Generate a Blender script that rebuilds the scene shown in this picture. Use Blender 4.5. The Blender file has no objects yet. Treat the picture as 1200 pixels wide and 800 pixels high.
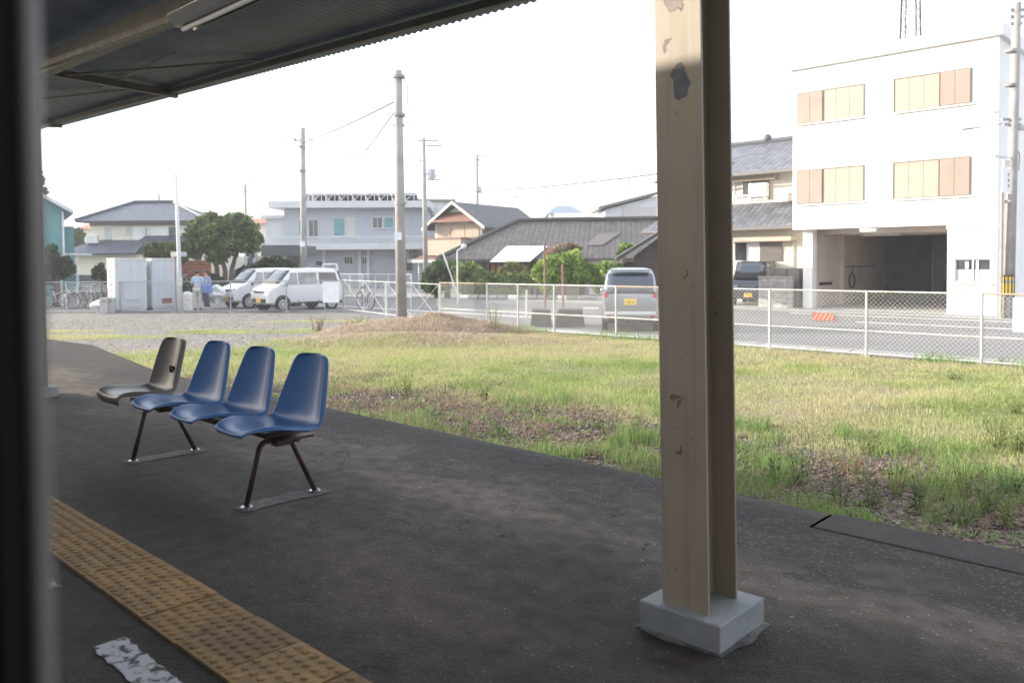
import bpy, bmesh, math, random
import numpy as np
from mathutils import Vector, Matrix, noise as mnoise
random.seed(7); RNG = np.random.default_rng(7)
SC = bpy.context.scene
COL = SC.collection
R = math.radians
pi = math.pi

# ------------------------------------------------------------------ camera
F = 950.0; CX, CY = 600.0, 334.0            # pixels of the 1200 px wide photograph
EYE = Vector((0, 0, 1.336))
GZ = -0.58                                  # street level below the platform
YAW = R(43.5); PITCH = math.atan(0.03); ROLL = -0.007
cam_d = bpy.data.cameras.new('camera'); cam = bpy.data.objects.new('camera', cam_d)
COL.objects.link(cam); SC.camera = cam
cam_d.sensor_width = 36; cam_d.lens = F/1200*36
cam_d.shift_y = -(400-CY)/1200
cam_d.clip_start = 0.02; cam_d.clip_end = 2000
CM = Matrix.Rotation(YAW, 3, 'Z') @ Matrix.Rotation(pi/2-PITCH, 3, 'X') @ Matrix.Rotation(ROLL, 3, 'Z')
cam.matrix_world = Matrix.Translation(EYE) @ CM.to_4x4()
cam_d.dof.use_dof = True; cam_d.dof.focus_distance = 6.0; cam_d.dof.aperture_fstop = 3.3

# ------------------------------------------------------------------ sky, sun, exposure
SUNV = Vector((-0.81, -0.53, 0.257)).normalized()
SUN_EL = math.asin(SUNV.z); SUN_AZ = math.atan2(SUNV.x, SUNV.y)
w = bpy.data.worlds.new('World'); SC.world = w; w.use_nodes = True
nt = w.node_tree; nt.nodes.clear()
sky = nt.nodes.new('ShaderNodeTexSky'); sky.sky_type = 'NISHITA'; sky.sun_disc = False
sky.sun_elevation = SUN_EL; sky.sun_rotation = SUN_AZ
sky.air_density = 1.0; sky.dust_density = 4.5; sky.ozone_density = 1.0
hz = nt.nodes.new('ShaderNodeMixRGB'); hz.inputs['Fac'].default_value = 0.45
hz.inputs['Color2'].default_value = (13.0, 13.6, 15.0, 1)      # thin bright high cloud
bg = nt.nodes.new('ShaderNodeBackground'); bg.inputs['Strength'].default_value = 0.11
wo = nt.nodes.new('ShaderNodeOutputWorld')
nt.links.new(sky.outputs[0], hz.inputs['Color1']); nt.links.new(hz.outputs[0], bg.inputs[0])
nt.links.new(bg.outputs[0], wo.inputs[0])
sd = bpy.data.lights.new('sun', 'SUN'); sd.energy = 4.0; sd.angle = R(0.6); sd.color = (1.0, 0.93, 0.82)
so = bpy.data.objects.new('sun', sd); COL.objects.link(so)
so.rotation_euler = (-SUNV).to_track_quat('-Z', 'Y').to_euler()
SC.view_settings.view_transform = 'Standard'; SC.view_settings.look = 'None'
SC.view_settings.exposure = 1.15; SC.view_settings.gamma = 1.0
try: SC.view_settings.use_curve_mapping = False
except Exception: pass
SC.cycles.max_bounces = 7; SC.cycles.diffuse_bounces = 4; SC.cycles.glossy_bounces = 3
SC.cycles.transparent_max_bounces = 8; SC.cycles.volume_bounces = 0
SC.cycles.volume_step_rate = 4
SC.cycles.sample_clamp_indirect = 4

# ------------------------------------------------------------------ where things stand (read off the photograph)
def ray(px, py): return CM @ Vector(((px-CX)/F, -(py-CY)/F, -1))
def gp(px, py, z=GZ):
    r = ray(px, py); t = (z-EYE.z)/r.z
    return EYE + r*t
def dp(px, py, d):                      # at forward distance d
    r = ray(px, py); f = Vector((-math.sin(YAW), math.cos(YAW), 0))
    return EYE + r*(d/r.dot(f))
def yp(px, py, Y):                      # on the plane y = Y
    r = ray(px, py); return EYE + r*(Y/r.y)
CR = 43.5

# ------------------------------------------------------------------ materials
M = {}
def mat(name, c, c2=None, scale=4.0, rough=0.7, metal=0.0, bump=0.0, bscale=None, spec=0.5, detail=6, lo=0.35, hi=0.65, coat=0.0, gen='Object', emit=None):
    m = bpy.data.materials.new(name); m.use_nodes = True; n = m.node_tree; b = n.nodes['Principled BSDF']
    b.inputs['Base Color'].default_value = (*c, 1); b.inputs['Roughness'].default_value = rough
    b.inputs['Metallic'].default_value = metal; b.inputs['Specular IOR Level'].default_value = spec
    b.inputs['Coat Weight'].default_value = coat
    tc = n.nodes.new('ShaderNodeTexCoord')
    if c2 is not None:
        nz = n.nodes.new('ShaderNodeTexNoise'); nz.inputs['Scale'].default_value = scale; nz.inputs['Detail'].default_value = detail
        rp = n.nodes.new('ShaderNodeValToRGB'); rp.color_ramp.elements[0].position = lo; rp.color_ramp.elements[1].position = hi
        rp.color_ramp.elements[0].color = (*c, 1); rp.color_ramp.elements[1].color = (*c2, 1)
        n.links.new(tc.outputs[gen], nz.inputs['Vector']); n.links.new(nz.outputs['Fac'], rp.inputs['Fac']); n.links.new(rp.outputs['Color'], b.inputs['Base Color'])
    if bump:
        bz = n.nodes.new('ShaderNodeTexNoise'); bz.inputs['Scale'].default_value = bscale or scale*4; bz.inputs['Detail'].default_value = 5
        bu = n.nodes.new('ShaderNodeBump'); bu.inputs['Strength'].default_value = bump; bu.inputs['Distance'].default_value = 0.02
        n.links.new(tc.outputs[gen], bz.inputs['Vector']); n.links.new(bz.outputs['Fac'], bu.inputs['Height']); n.links.new(bu.outputs['Normal'], b.inputs['Normal'])
    if emit:
        b.inputs['Emission Color'].default_value = (*emit[:3], 1); b.inputs['Emission Strength'].default_value = emit[3]
    M[name] = m; return m
def nodes(m): return m.node_tree, m.node_tree.nodes['Principled BSDF'], m.node_tree.nodes['Texture Coordinate'] if 'Texture Coordinate' in m.node_tree.nodes else None
class NG:                                # tiny node helper
    def __init__(s, m): s.m = m; s.t = m.node_tree; s.b = s.t.nodes['Principled BSDF']; s.tc = s.t.nodes.new('ShaderNodeTexCoord')
    def n(s, typ, ins=None, **kw):
        x = s.t.nodes.new(typ)
        for k, v in kw.items(): setattr(x, k, v)
        for k, v in (ins or {}).items():
            if isinstance(v, bpy.types.NodeSocket): s.t.links.new(v, x.inputs[k])
            else: x.inputs[k].default_value = v
        return x
    def noise(s, scale, detail=5, vec=None, rough=.5):
        return s.n('ShaderNodeTexNoise', {'Scale': scale, 'Detail': detail, 'Roughness': rough, 'Vector': vec or s.tc.outputs['Object']}).outputs['Fac']
    def ramp(s, fac, stops, interp='LINEAR'):
        r = s.n('ShaderNodeValToRGB', {'Fac': fac}); r.color_ramp.interpolation = interp
        e = r.color_ramp.elements
        while len(e) < len(stops): e.new(0.5)
        for i, (p, c) in enumerate(stops): e[i].position = p; e[i].color = (*c, 1) if len(c) == 3 else c
        return r.outputs['Color']
    def math(s, op, a, b=0.0, clamp=False):
        x = s.n('ShaderNodeMath', {0: a, 1: b}, operation=op); x.use_clamp = clamp; return x.outputs[0]
    def mix(s, fac, a, b, mode='MIX'):
        x = s.n('ShaderNodeMixRGB', {'Fac': fac}, blend_type=mode)
        for k, v in (('Color1', a), ('Color2', b)):
            if isinstance(v, bpy.types.NodeSocket): s.t.links.new(v, x.inputs[k])
            else: x.inputs[k].default_value = (*v, 1)
        return x.outputs[0]
    def col(s, c): s.t.links.new(c, s.b.inputs['Base Color'])
    def bump(s, h, strength=.5, dist=.01):
        x = s.n('ShaderNodeBump', {'Height': h, 'Strength': strength, 'Distance': dist}); s.t.links.new(x.outputs[0], s.b.inputs['Normal'])
def newmat(name, rough=.7, spec=.5):
    m = bpy.data.materials.new(name); m.use_nodes = True; M[name] = m
    g = NG(m); g.b.inputs['Roughness'].default_value = rough; g.b.inputs['Specular IOR Level'].default_value = spec
    return g

# platform asphalt: dark, worn aggregate showing as pale grit
g = newmat('platform_asphalt', .78, .35)
big = g.noise(.9, 6); mid = g.noise(9, 6); fine = g.noise(120, 4)
v = g.n('ShaderNodeTexVoronoi', {'Scale': 95.0, 'Vector': g.tc.outputs['Object'], 'Randomness': 1.0})
vc = g.n('ShaderNodeSeparateColor', {'Color': v.outputs['Color']})
wear = g.ramp(g.math('ADD', g.math('MULTIPLY', big, .65), g.math('MULTIPLY', mid, .35)), [(.42, (0,0,0)), (.64, (1,1,1))])
base = g.ramp(mid, [(.3, (.028,.024,.021)), (.7, (.060,.053,.046))])
thr = g.math('SUBTRACT', .985, g.math('MULTIPLY', wear, .36))
grit = g.math('GREATER_THAN', vc.outputs[0], thr)
fg = g.ramp(g.noise(210, 3), [(.35, (.70,.70,.70)), (.65, (1.35,1.34,1.32))])
near = g.math('LESS_THAN', v.outputs['Distance'], .42)
gc = g.ramp(vc.outputs[1], [(0, (.06,.058,.055)), (.85, (.095,.09,.085)), (1, (.24,.235,.225))])
c = g.mix(g.math('MULTIPLY', grit, near), base, gc)
c = g.mix(g.math('MULTIPLY', wear, .35), c, (.090,.080,.070))
mp = g.n('ShaderNodeMapping', {'Vector': g.tc.outputs['Object'], 'Scale': (.32, 1.25, 1.0), 'Rotation': (0, 0, .12)}).outputs[0]
st = g.ramp(g.noise(1.0, 6, mp), [(.36, (.62,.58,.54)), (.50, (1.0,.97,.93)), (.66, (1.75,1.66,1.54))])
c = g.mix(1.0, c, st, 'MULTIPLY'); c = g.mix(1.0, c, fg, 'MULTIPLY')
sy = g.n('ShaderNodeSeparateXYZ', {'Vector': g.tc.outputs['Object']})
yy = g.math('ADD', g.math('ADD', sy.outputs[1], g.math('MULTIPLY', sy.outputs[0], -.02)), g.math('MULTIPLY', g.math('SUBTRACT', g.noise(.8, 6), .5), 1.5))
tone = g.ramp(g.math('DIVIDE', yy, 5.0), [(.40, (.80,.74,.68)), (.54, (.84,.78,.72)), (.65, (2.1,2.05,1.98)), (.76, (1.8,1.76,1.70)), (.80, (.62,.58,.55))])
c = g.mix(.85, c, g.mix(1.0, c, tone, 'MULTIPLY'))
v2 = g.n('ShaderNodeTexVoronoi', {'Scale': 2.6, 'Vector': g.tc.outputs['Object'], 'Randomness': 1.0})
spk = g.math('LESS_THAN', v2.outputs['Distance'], .020)
c = g.mix(g.math('MULTIPLY', spk, .8), c, (.34,.34,.34))
sepp = g.n('ShaderNodeSeparateXYZ', {'Vector': g.tc.outputs['Object']})
band = g.ramp(g.math('ADD', sepp.outputs[1], g.math('MULTIPLY', g.noise(.7, 4), 1.2)), [(0,(0,0,0)),(1,(1,1,1))])
rim = g.math('MULTIPLY', g.math('GREATER_THAN', g.math('ADD', sepp.outputs[1], g.math('MULTIPLY', g.noise(1.1, 6), 1.1)), 3.98), g.math('GREATER_THAN', g.noise(2.3, 6), .46))
v3 = g.n('ShaderNodeTexVoronoi', {'Scale': 58.0, 'Vector': g.tc.outputs['Object'], 'Randomness': 1.0}); v3c = g.n('ShaderNodeSeparateColor', {'Color': v3.outputs['Color']})
ag = g.mix(g.math('MULTIPLY', g.math('LESS_THAN', v3.outputs['Distance'], .40), g.math('GREATER_THAN', v3c.outputs[0], .55)), (.030,.027,.024), g.ramp(v3c.outputs[1], [(0,(.07,.067,.062)),(1,(.19,.185,.175))]))
c = g.mix(g.math('MULTIPLY', rim, .6), c, ag)
wv = g.n('ShaderNodeVectorMath', {0: g.tc.outputs['Object'], 1: g.n('ShaderNodeTexNoise', {'Scale': 3.0, 'Detail': 5.0, 'Vector': g.tc.outputs['Object']}).outputs['Color']}, operation='ADD').outputs[0]
ve = g.n('ShaderNodeTexVoronoi', {'Scale': .55, 'Vector': wv}, feature='DISTANCE_TO_EDGE')
crk = g.math('MULTIPLY', g.math('LESS_THAN', ve.outputs['Distance'], .0035), g.math('GREATER_THAN', g.noise(.6, 4), .50))
c = g.mix(g.math('MULTIPLY', crk, .85), c, (.008,.008,.008))
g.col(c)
g.bump(g.math('ADD', g.math('MULTIPLY', v.outputs['Distance'], .6), g.math('ADD', fine, g.math('MULTIPLY', mid, 2.0))), .85, .010)

g = newmat('kerb_stone', .8, .3)
a = g.noise(6, 7); b_ = g.noise(60, 4)
g.col(g.mix(.5, g.ramp(a, [(.3, (.022,.020,.017)), (.7, (.055,.050,.043))]), g.ramp(b_, [(.3, (.025,.023,.02)), (.75, (.085,.08,.07))])))
g.bump(g.math('ADD', a, g.math('MULTIPLY', b_, .4)), .5, .01)

# pillar: cream paint, grime, rust spots and two flaked patches showing grey primer
def pillar_mat(name, flakes):
    g = newmat(name, .42, .5)
    P = g.tc.outputs['Object']
    n1 = g.noise(3, 6); n2 = g.noise(26, 6)
    sep = g.n('ShaderNodeSeparateXYZ', {'Vector': P})
    c = g.mix(g.ramp(n1, [(.35, (0,0,0)), (.7, (.7,.7,.7))]), (.43,.36,.275), (.34,.28,.21))
    # rust specks
    v = g.n('ShaderNodeTexVoronoi', {'Scale': 21.0, 'Vector': P})
    s1 = g.math('LESS_THAN', g.math('ADD', v.outputs['Distance'], g.math('MULTIPLY', n2, .22)), .20)
    s1 = g.math('MULTIPLY', s1, g.math('GREATER_THAN', g.noise(3.1, 4), .53))
    run = g.ramp(g.noise(1.0, 5, g.n('ShaderNodeMapping', {'Vector': P, 'Scale': (38, 38, 1.6)}).outputs[0]), [(.5,(0,0,0)),(.75,(.45,.45,.45))]); c = g.mix(run, c, (.27,.19,.12)); c = g.mix(g.math('MULTIPLY', s1, .8), c, (.15,.085,.05))
    warp = g.n('ShaderNodeVectorMath', {0: P, 1: g.n('ShaderNodeVectorMath', {0: g.n('ShaderNodeTexNoise', {'Scale': 16.0, 'Detail': 5.0, 'Vector': P}).outputs['Color'], 1: (.11,0,.16)}, operation='MULTIPLY').outputs[0]}, operation='ADD').outputs[0]
    sp = g.n('ShaderNodeSeparateXYZ', {'Vector': warp})
    hgt = None
    for (fx, fz, rx, rz, colr) in flakes:
        dx = g.math('DIVIDE', g.math('SUBTRACT', sp.outputs[0], fx+.055), rx); dz = g.math('DIVIDE', g.math('SUBTRACT', sp.outputs[2], fz+.08), rz)
        dd = g.math('ADD', g.math('MULTIPLY', dx, dx), g.math('MULTIPLY', dz, dz))
        k = g.math('LESS_THAN', dd, 1.0); rim = g.math('LESS_THAN', dd, 1.18)
        c = g.mix(rim, c, (.10,.07,.05)); c = g.mix(k, c, g.mix(g.ramp(n2, [(.35, (0,0,0)), (.65, (1,1,1))]), colr, tuple(q*1.4 for q in colr)))
        hgt = k if hgt is None else g.math('ADD', hgt, k)
    g.col(c)
    if hgt is not None: g.bump(g.math('SUBTRACT', g.math('MULTIPLY', n2, .3), g.math('MULTIPLY', hgt, 1.0)), .5, .004)
    else: g.bump(n2, .15, .004)
pillar_mat('pillar_paint', [(-.012, 2.285, .048, .085, (.20,.15,.13)), (.012, 1.955, .034, .065, (.085,.088,.10)), (-.052, 2.10, .010, .03, (.14,.10,.09)),(-.03,.86,.009,.012,(.20,.12,.08)),(-.018,.83,.008,.010,(.18,.11,.07)),(-.02,.66,.006,.016,(.16,.10,.065)),(-.045,.25,.005,.009,(.14,.09,.06)),(.02,1.28,.006,.008,(.16,.10,.065))])
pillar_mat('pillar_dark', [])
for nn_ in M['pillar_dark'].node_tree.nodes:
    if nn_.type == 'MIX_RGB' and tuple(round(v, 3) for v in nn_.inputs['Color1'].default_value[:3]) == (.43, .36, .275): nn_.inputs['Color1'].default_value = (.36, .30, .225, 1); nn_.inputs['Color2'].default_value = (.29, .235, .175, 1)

g = newmat('tactile_yellow', .7, .35)
a = g.noise(14, 6); b_ = g.noise(70, 4); cc = g.noise(1.6, 4)
c = g.mix(g.ramp(a, [(.35,(0,0,0)),(.7,(1,1,1))]), (.36,.225,.09), (.22,.14,.065))
c = g.mix(g.ramp(cc, [(.42,(0,0,0)),(.62,(.55,.55,.55))]), c, (.13,.095,.055))
sx_ = g.n('ShaderNodeSeparateXYZ', {'Vector': g.tc.outputs['Object']})
tid = g.n('ShaderNodeTexWhiteNoise', {'W': g.math('FLOOR', g.math('DIVIDE', g.math('SUBTRACT', sx_.outputs[0], 9.0), .302))}, noise_dimensions='1D')
c = g.mix(1.0, c, g.ramp(tid.outputs['Value'], [(0, (.78,.75,.72)), (1, (1.05,1.03,1.0))]), 'MULTIPLY')
dirt = g.ramp(g.noise(34, 6), [(.50,(0,0,0)),(.70,(.5,.5,.5))]); c = g.mix(dirt, c, (.09,.068,.045))
g.col(c); g.bump(b_, .3, .003)

g = newmat('marking_white', .75, .3)
a = g.noise(22, 7)
g.col(g.mix(g.ramp(a, [(.50,(0,0,0)),(.60,(1,1,1))]), (.40,.40,.41), (.05,.047,.044)))

g = newmat('concrete_new', .72, .4)
a = g.noise(7, 6); b_ = g.noise(90, 3)
g.col(g.mix(.35, g.ramp(a, [(.35,(.24,.26,.265)),(.7,(.37,.385,.39))]), g.ramp(b_, [(.3,(.22,.23,.235)),(.7,(.42,.43,.43))])))
g.bump(g.math('ADD', b_, a), .25, .004)
mat('patch', (.15,.142,.13), (.085,.08,.073), 14, .9, bump=.4, bscale=90)
mat('mortar', (.20,.195,.185), (.08,.075,.07), 16, .9, bump=.6, bscale=90)

def plastic(name, c, c2):
    g = newmat(name, .2, .6)
    g.col(g.mix(g.ramp(g.noise(1.5, 3), [(.2,(0,0,0)),(.8,(1,1,1))]), c, c2))
    r = g.ramp(g.noise(3, 3), [(.2,(.25,.25,.25)),(.8,(.31,.31,.31))]); g.t.links.new(r, g.b.inputs['Roughness'])
    g.b.inputs['Coat Weight'].default_value = .3; g.b.inputs['Coat Roughness'].default_value = .1
for nm_, cc_ in (('seat_blue', (.055,.155,.36)), ('seat_grey', (.13,.115,.10))):
    g = newmat(nm_, .40, .5); g.b.inputs['Base Color'].default_value = (*cc_, 1); g.b.inputs['Coat Weight'].default_value = .25; g.b.inputs['Coat Roughness'].default_value = .22
    g.bump(g.noise(260, 2), .05, .001)
mat('seat_steel', (.045,.036,.030), (.10,.055,.035), 18, .5, .4, bump=.2)
mat('steel_bright', (.45,.45,.45), None, rough=.35, metal=.9)

g = newmat('canopy_sheet', .45, .5)
a = g.noise(2.2, 6); b_ = g.noise(13, 5)
g.col(g.mix(g.ramp(b_, [(.4,(0,0,0)),(.75,(.6,.6,.6))]), g.ramp(a, [(.35,(.15,.205,.32)),(.7,(.22,.285,.41))]), (.15,.155,.17)))
mat('canopy_steel', (.11,.105,.10), (.16,.145,.13), 9, .5, bump=.2)
mat('canopy_steel_light', (.26,.24,.21), (.16,.14,.12), 14, .5, bump=.2)
mat('lamp_casing', (.20,.21,.22), (.26,.26,.27), 6, .3, .5)
mat('lamp_tube', (.75,.75,.75), None, rough=.2)

mat('train_trim', (.30,.285,.27), (.36,.34,.32), 12, .45, .3)
mat('train_rubber', (.012,.012,.013), None, rough=.8)
mat('train_steel', (.35,.36,.37), (.42,.43,.44), 3, .4, .5)
mat('train_inside', (.03,.03,.032), None, rough=.8)

# ground: attribute 'mask' r = grass cover, g = dry straw / heap, b = damp soil
g = newmat('ground_soil', .95, .15)
att = g.n('ShaderNodeAttribute', attribute_name='mask'); s = g.n('ShaderNodeSeparateColor', {'Color': att.outputs['Color']})
a = g.noise(1.1, 7); b_ = g.noise(14, 7, rough=.65); v = g.n('ShaderNodeTexVoronoi', {'Scale': 22.0, 'Vector': g.tc.outputs['Object']})
vs = g.n('ShaderNodeSeparateColor', {'Color': v.outputs['Color']})
grav = g.mix(.6, g.ramp(b_, [(.3,(.16,.145,.125)),(.7,(.26,.24,.215))]), g.ramp(vs.outputs[0], [(0,(.12,.11,.095)),(.5,(.21,.195,.175)),(1,(.36,.34,.31))]))
soil = g.mix(.5, g.ramp(b_, [(.32,(.065,.048,.037)),(.66,(.19,.145,.11))]), g.ramp(vs.outputs[0], [(0,(.06,.046,.037)),(.6,(.15,.12,.095)),(1,(.30,.26,.22))]))
gras = g.ramp(b_, [(.3,(.11,.12,.045)),(.55,(.20,.20,.085)),(.75,(.30,.25,.14))])
straw = g.ramp(b_, [(.3,(.20,.15,.105)),(.55,(.36,.28,.20)),(.75,(.46,.37,.27))])
c = g.mix(s.outputs[2], grav, soil); c = g.mix(s.outputs[0], c, gras); c = g.mix(s.outputs[1], c, straw); g.col(c)
g.bump(g.math('ADD', b_, g.math('MULTIPLY', v.outputs['Distance'], -.5)), .8, .03)

g = newmat('road_asphalt', .85, .3)
a = g.noise(.5, 6); b_ = g.noise(25, 6)
g.col(g.mix(.35, g.ramp(a, [(.35,(.155,.15,.145)),(.7,(.21,.203,.197))]), g.ramp(b_, [(.3,(.12,.117,.113)),(.7,(.25,.243,.235))])))
g.bump(b_, .4, .01)
mat('kerb_concrete', (.36,.355,.34), (.26,.25,.235), 3, .85, bump=.3)
mat('road_paint', (.72,.72,.70), (.35,.35,.34), 8, .7, lo=.55, hi=.75)

def attmat(name, rough=.7, trans=.25, spec=.25):
    m = bpy.data.materials.new(name); m.use_nodes = True; M[name] = m; g = NG(m)
    g.b.inputs['Roughness'].default_value = rough; g.b.inputs['Specular IOR Level'].default_value = spec
    at = g.n('ShaderNodeAttribute', attribute_name='col'); g.col(at.outputs['Color'])
    if trans:
        tr = g.n('ShaderNodeBsdfTranslucent', {'Color': at.outputs['Color']}); mx = g.n('ShaderNodeMixShader', {0: trans})
        out = [x for x in g.t.nodes if x.type == 'OUTPUT_MATERIAL'][0]
        g.t.links.new(g.b.outputs[0], mx.inputs[1]); g.t.links.new(tr.outputs[0], mx.inputs[2]); g.t.links.new(mx.outputs[0], out.inputs[0])
attmat('leafy', trans=.38); attmat('stones', .9, 0)

mat('white_wall', (.80,.79,.77), (.70,.69,.665), 1.3, .85, bump=.1, bscale=30, lo=.3, hi=.75)
mat('garage_wall', (.60,.53,.48), (.50,.45,.41), 1.5, .85)
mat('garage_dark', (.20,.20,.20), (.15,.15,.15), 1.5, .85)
mat('shutter_tan', (.33,.265,.215), (.30,.24,.195), 2, .6)
mat('shutter_cream', (.42,.355,.28), (.385,.325,.255), 2, .6)
mat('alu_brown', (.16,.14,.12), None, rough=.5)
mat('alu', (.62,.63,.63), (.5,.5,.5), 6, .4, .4)
mat('white_metal', (.72,.73,.72), (.55,.54,.50), 7, .45)
mat('fence_white', (.50,.50,.47), (.34,.29,.24), 5, .5, lo=.55, hi=.75)
mat('fence_rail_rust', (.48,.40,.30), (.38,.24,.15), 7, .55)
mat('fence_wire', (.48,.49,.48), None, rough=.45)
mat('fence_grey', (.28,.30,.32), (.36,.37,.38), 5, .5)
mat('glass_dark', (.03,.035,.04), (.07,.075,.08), 1.5, .08, spec=.8)
mat('glass_teal', (.05,.22,.25), (.10,.30,.32), 1.5, .15, spec=.8)
mat('curtain', (.45,.45,.42), (.55,.54,.5), 9, .8)
mat('concrete', (.36,.355,.345), (.26,.255,.245), 2.5, .85, bump=.3, bscale=30)
mat('concrete_pole', (.36,.345,.33), (.28,.265,.25), 2.5, .8, bump=.15, bscale=30)
mat('concrete_dark', (.085,.08,.075), (.14,.13,.12), 5, .9, bump=.4)
mat('rust_red', (.23,.12,.095), (.20,.085,.06), 9, .65)
mat('yellow', (.80,.55,.05), (.70,.48,.06), 9, .5)
mat('black', (.02,.02,.02), None, rough=.6)
mat('grey_wall', (.45,.475,.52), (.38,.41,.46), 1.2, .85, lo=.3, hi=.75)
mat('light_wall', (.62,.63,.64), (.55,.56,.57), 1.2, .85)
mat('cream_wall', (.72,.68,.58), (.66,.62,.52), 1.5, .85)
mat('beige_panel', (.50,.41,.31), (.45,.37,.28), 2, .8)
mat('brown_wall', (.26,.22,.175), (.21,.18,.145), 2, .85)
mat('red_tin', (.27,.135,.10), (.22,.11,.08), 6, .6)
mat('teal_wall', (.13,.30,.30), (.11,.26,.265), 1.5, .8)
mat('wood_boards', (.30,.24,.19), (.18,.14,.11), 9, .85, bump=.3)
mat('old_timber', (.05,.04,.035), (.09,.07,.06), 6, .9)
mat('blue_roof', (.17,.22,.27), (.20,.25,.30), 3, .5)
mat('solar', (.04,.055,.09), (.07,.085,.12), 4, .2, spec=.8)
mat('terracotta', (.40,.17,.10), (.32,.14,.09), 3, .85)
mat('roof_patch', (.17,.16,.15), (.13,.12,.11), 4, .8)
mat('white_sheet', (.78,.79,.82), (.68,.70,.74), 3, .6)
mat('box_steel', (.50,.53,.57), (.43,.46,.50), 2.5, .45, lo=.3, hi=.8)
mat('bark', (.09,.07,.055), (.14,.11,.09), 12, .9, bump=.5)
mat('plastic_bag', (.70,.72,.70), (.60,.63,.62), 9, .35)
mat('skin', (.50,.30,.21), None, rough=.6)
mat('hair', (.012,.011,.011), None, rough=.5)
mat('cloth_lightblue', (.42,.55,.66), (.36,.48,.60), 14, .85)
mat('cloth_beige', (.55,.54,.47), (.48,.47,.41), 14, .85)
mat('cloth_lilac', (.42,.42,.60), (.36,.36,.54), 14, .85)
mat('cloth_navy', (.05,.07,.12), (.07,.09,.15), 14, .85)
mat('bag_blue', (.12,.20,.48), (.10,.17,.42), 14, .7)
mat('paint_white', (.62,.63,.65), None, rough=.25, coat=.6)
mat('paint_silver', (.30,.315,.34), None, rough=.3, metal=.55, coat=.6)
mat('paint_navy', (.025,.032,.05), None, rough=.2, coat=.8)
mat('car_glass', (.045,.06,.085), None, rough=.05, spec=1.0)
mat('car_glass_light', (.30,.33,.33), (.16,.18,.18), 3, .08, spec=.9)
mat('tyre', (.025,.025,.026), None, rough=.8)
mat('rim', (.55,.56,.57), None, rough=.35, metal=.6)
mat('lamp_red', (.55,.05,.04), None, rough=.2)
mat('lamp_clear', (.34,.37,.41), None, rough=.12, spec=.8)
mat('plate_yellow', (.85,.58,.07), None, rough=.5)
mat('reflect_red', (.42,.11,.07), (.32,.09,.06), 30, .5)
mat('sign_red', (.42,.02,.03), None, rough=.6)
mat('crate_grey', (.42,.42,.41), (.36,.36,.35), 5, .7)
mat('green_hose', (.06,.25,.15), None, rough=.5)
mat('lamp_lit', (.9,.9,.9), None, rough=.3, emit=(1.0,.98,.92,3.0))

def tile_mat(name, c1, c2, sx=3.6, sz=3.6, streak=True):
    """tiled roof: rows down the slope and round ribs, all in bump and small colour change tile by tile"""
    g = newmat(name, .5, .4)
    uv = g.tc.outputs['UV']; s = g.n('ShaderNodeSeparateXYZ', {'Vector': uv})
    u = g.math('MULTIPLY', s.outputs[0], sx); v_ = g.math('MULTIPLY', s.outputs[1], sz)
    fu = g.math('FRACT', u); fv = g.math('FRACT', v_)
    bu = g.math('ABSOLUTE', g.math('SUBTRACT', fu, .5)); h = g.math('ADD', g.math('MULTIPLY', bu, -1.6), g.math('MULTIPLY', fv, -.7))
    cell = g.n('ShaderNodeTexWhiteNoise', {'Vector': g.n('ShaderNodeCombineXYZ', {0: g.math('FLOOR', u), 1: g.math('FLOOR', v_), 2: 0.0}).outputs[0]})
    c = g.mix(cell.outputs['Value'], c1, c2)
    gap = g.math('ADD', g.math('GREATER_THAN', bu, .40), g.math('GREATER_THAN', fv, .86), clamp=True)
    c = g.mix(g.math('MULTIPLY', gap, .55), c, tuple(q*.25 for q in c1))
    if streak: c = g.mix(g.ramp(g.noise(.8, 6), [(.4,(0,0,0)),(.7,(.5,.5,.5))]), c, tuple(q*.6 for q in c2))
    g.col(c); g.bump(h, .45, .04)
tile_mat('tile_grey', (.10,.105,.12), (.20,.21,.235)); tile_mat('tile_blue', (.055,.07,.10), (.10,.12,.155), 3.2, 3.2)
tile_mat('tile_black', (.035,.035,.038), (.065,.064,.065), 3.2, 3.2); tile_mat('tile_old', (.060,.053,.047), (.12,.105,.095), 3.4, 3.4)
def block_mat(name, c1, c2, sx, sz):
    g = newmat(name, .9, .2); s = g.n('ShaderNodeSeparateXYZ', {'Vector': g.tc.outputs['Object']})
    br = g.n('ShaderNodeTexBrick', {'Vector': g.n('ShaderNodeCombineXYZ', {0: s.outputs[0], 1: s.outputs[2], 2: 0.0}).outputs[0], 'Scale': 1.0, 'Mortar Size': .012, 'Brick Width': sx, 'Row Height': sz, 'Color1': (*c1,1), 'Color2': (*c2,1), 'Mortar': (c1[0]*.45,c1[1]*.45,c1[2]*.45,1)})
    g.col(g.mix(g.ramp(g.noise(3,6), [(.45,(0,0,0)),(.68,(.7,.7,.7))]), br.outputs[0], tuple(q*.4 for q in c1)))
block_mat('block_wall', (.40,.39,.37), (.33,.32,.30), .4, .2); block_mat('orange_block', (.38,.17,.10), (.34,.15,.09), .4, .2)

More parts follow.
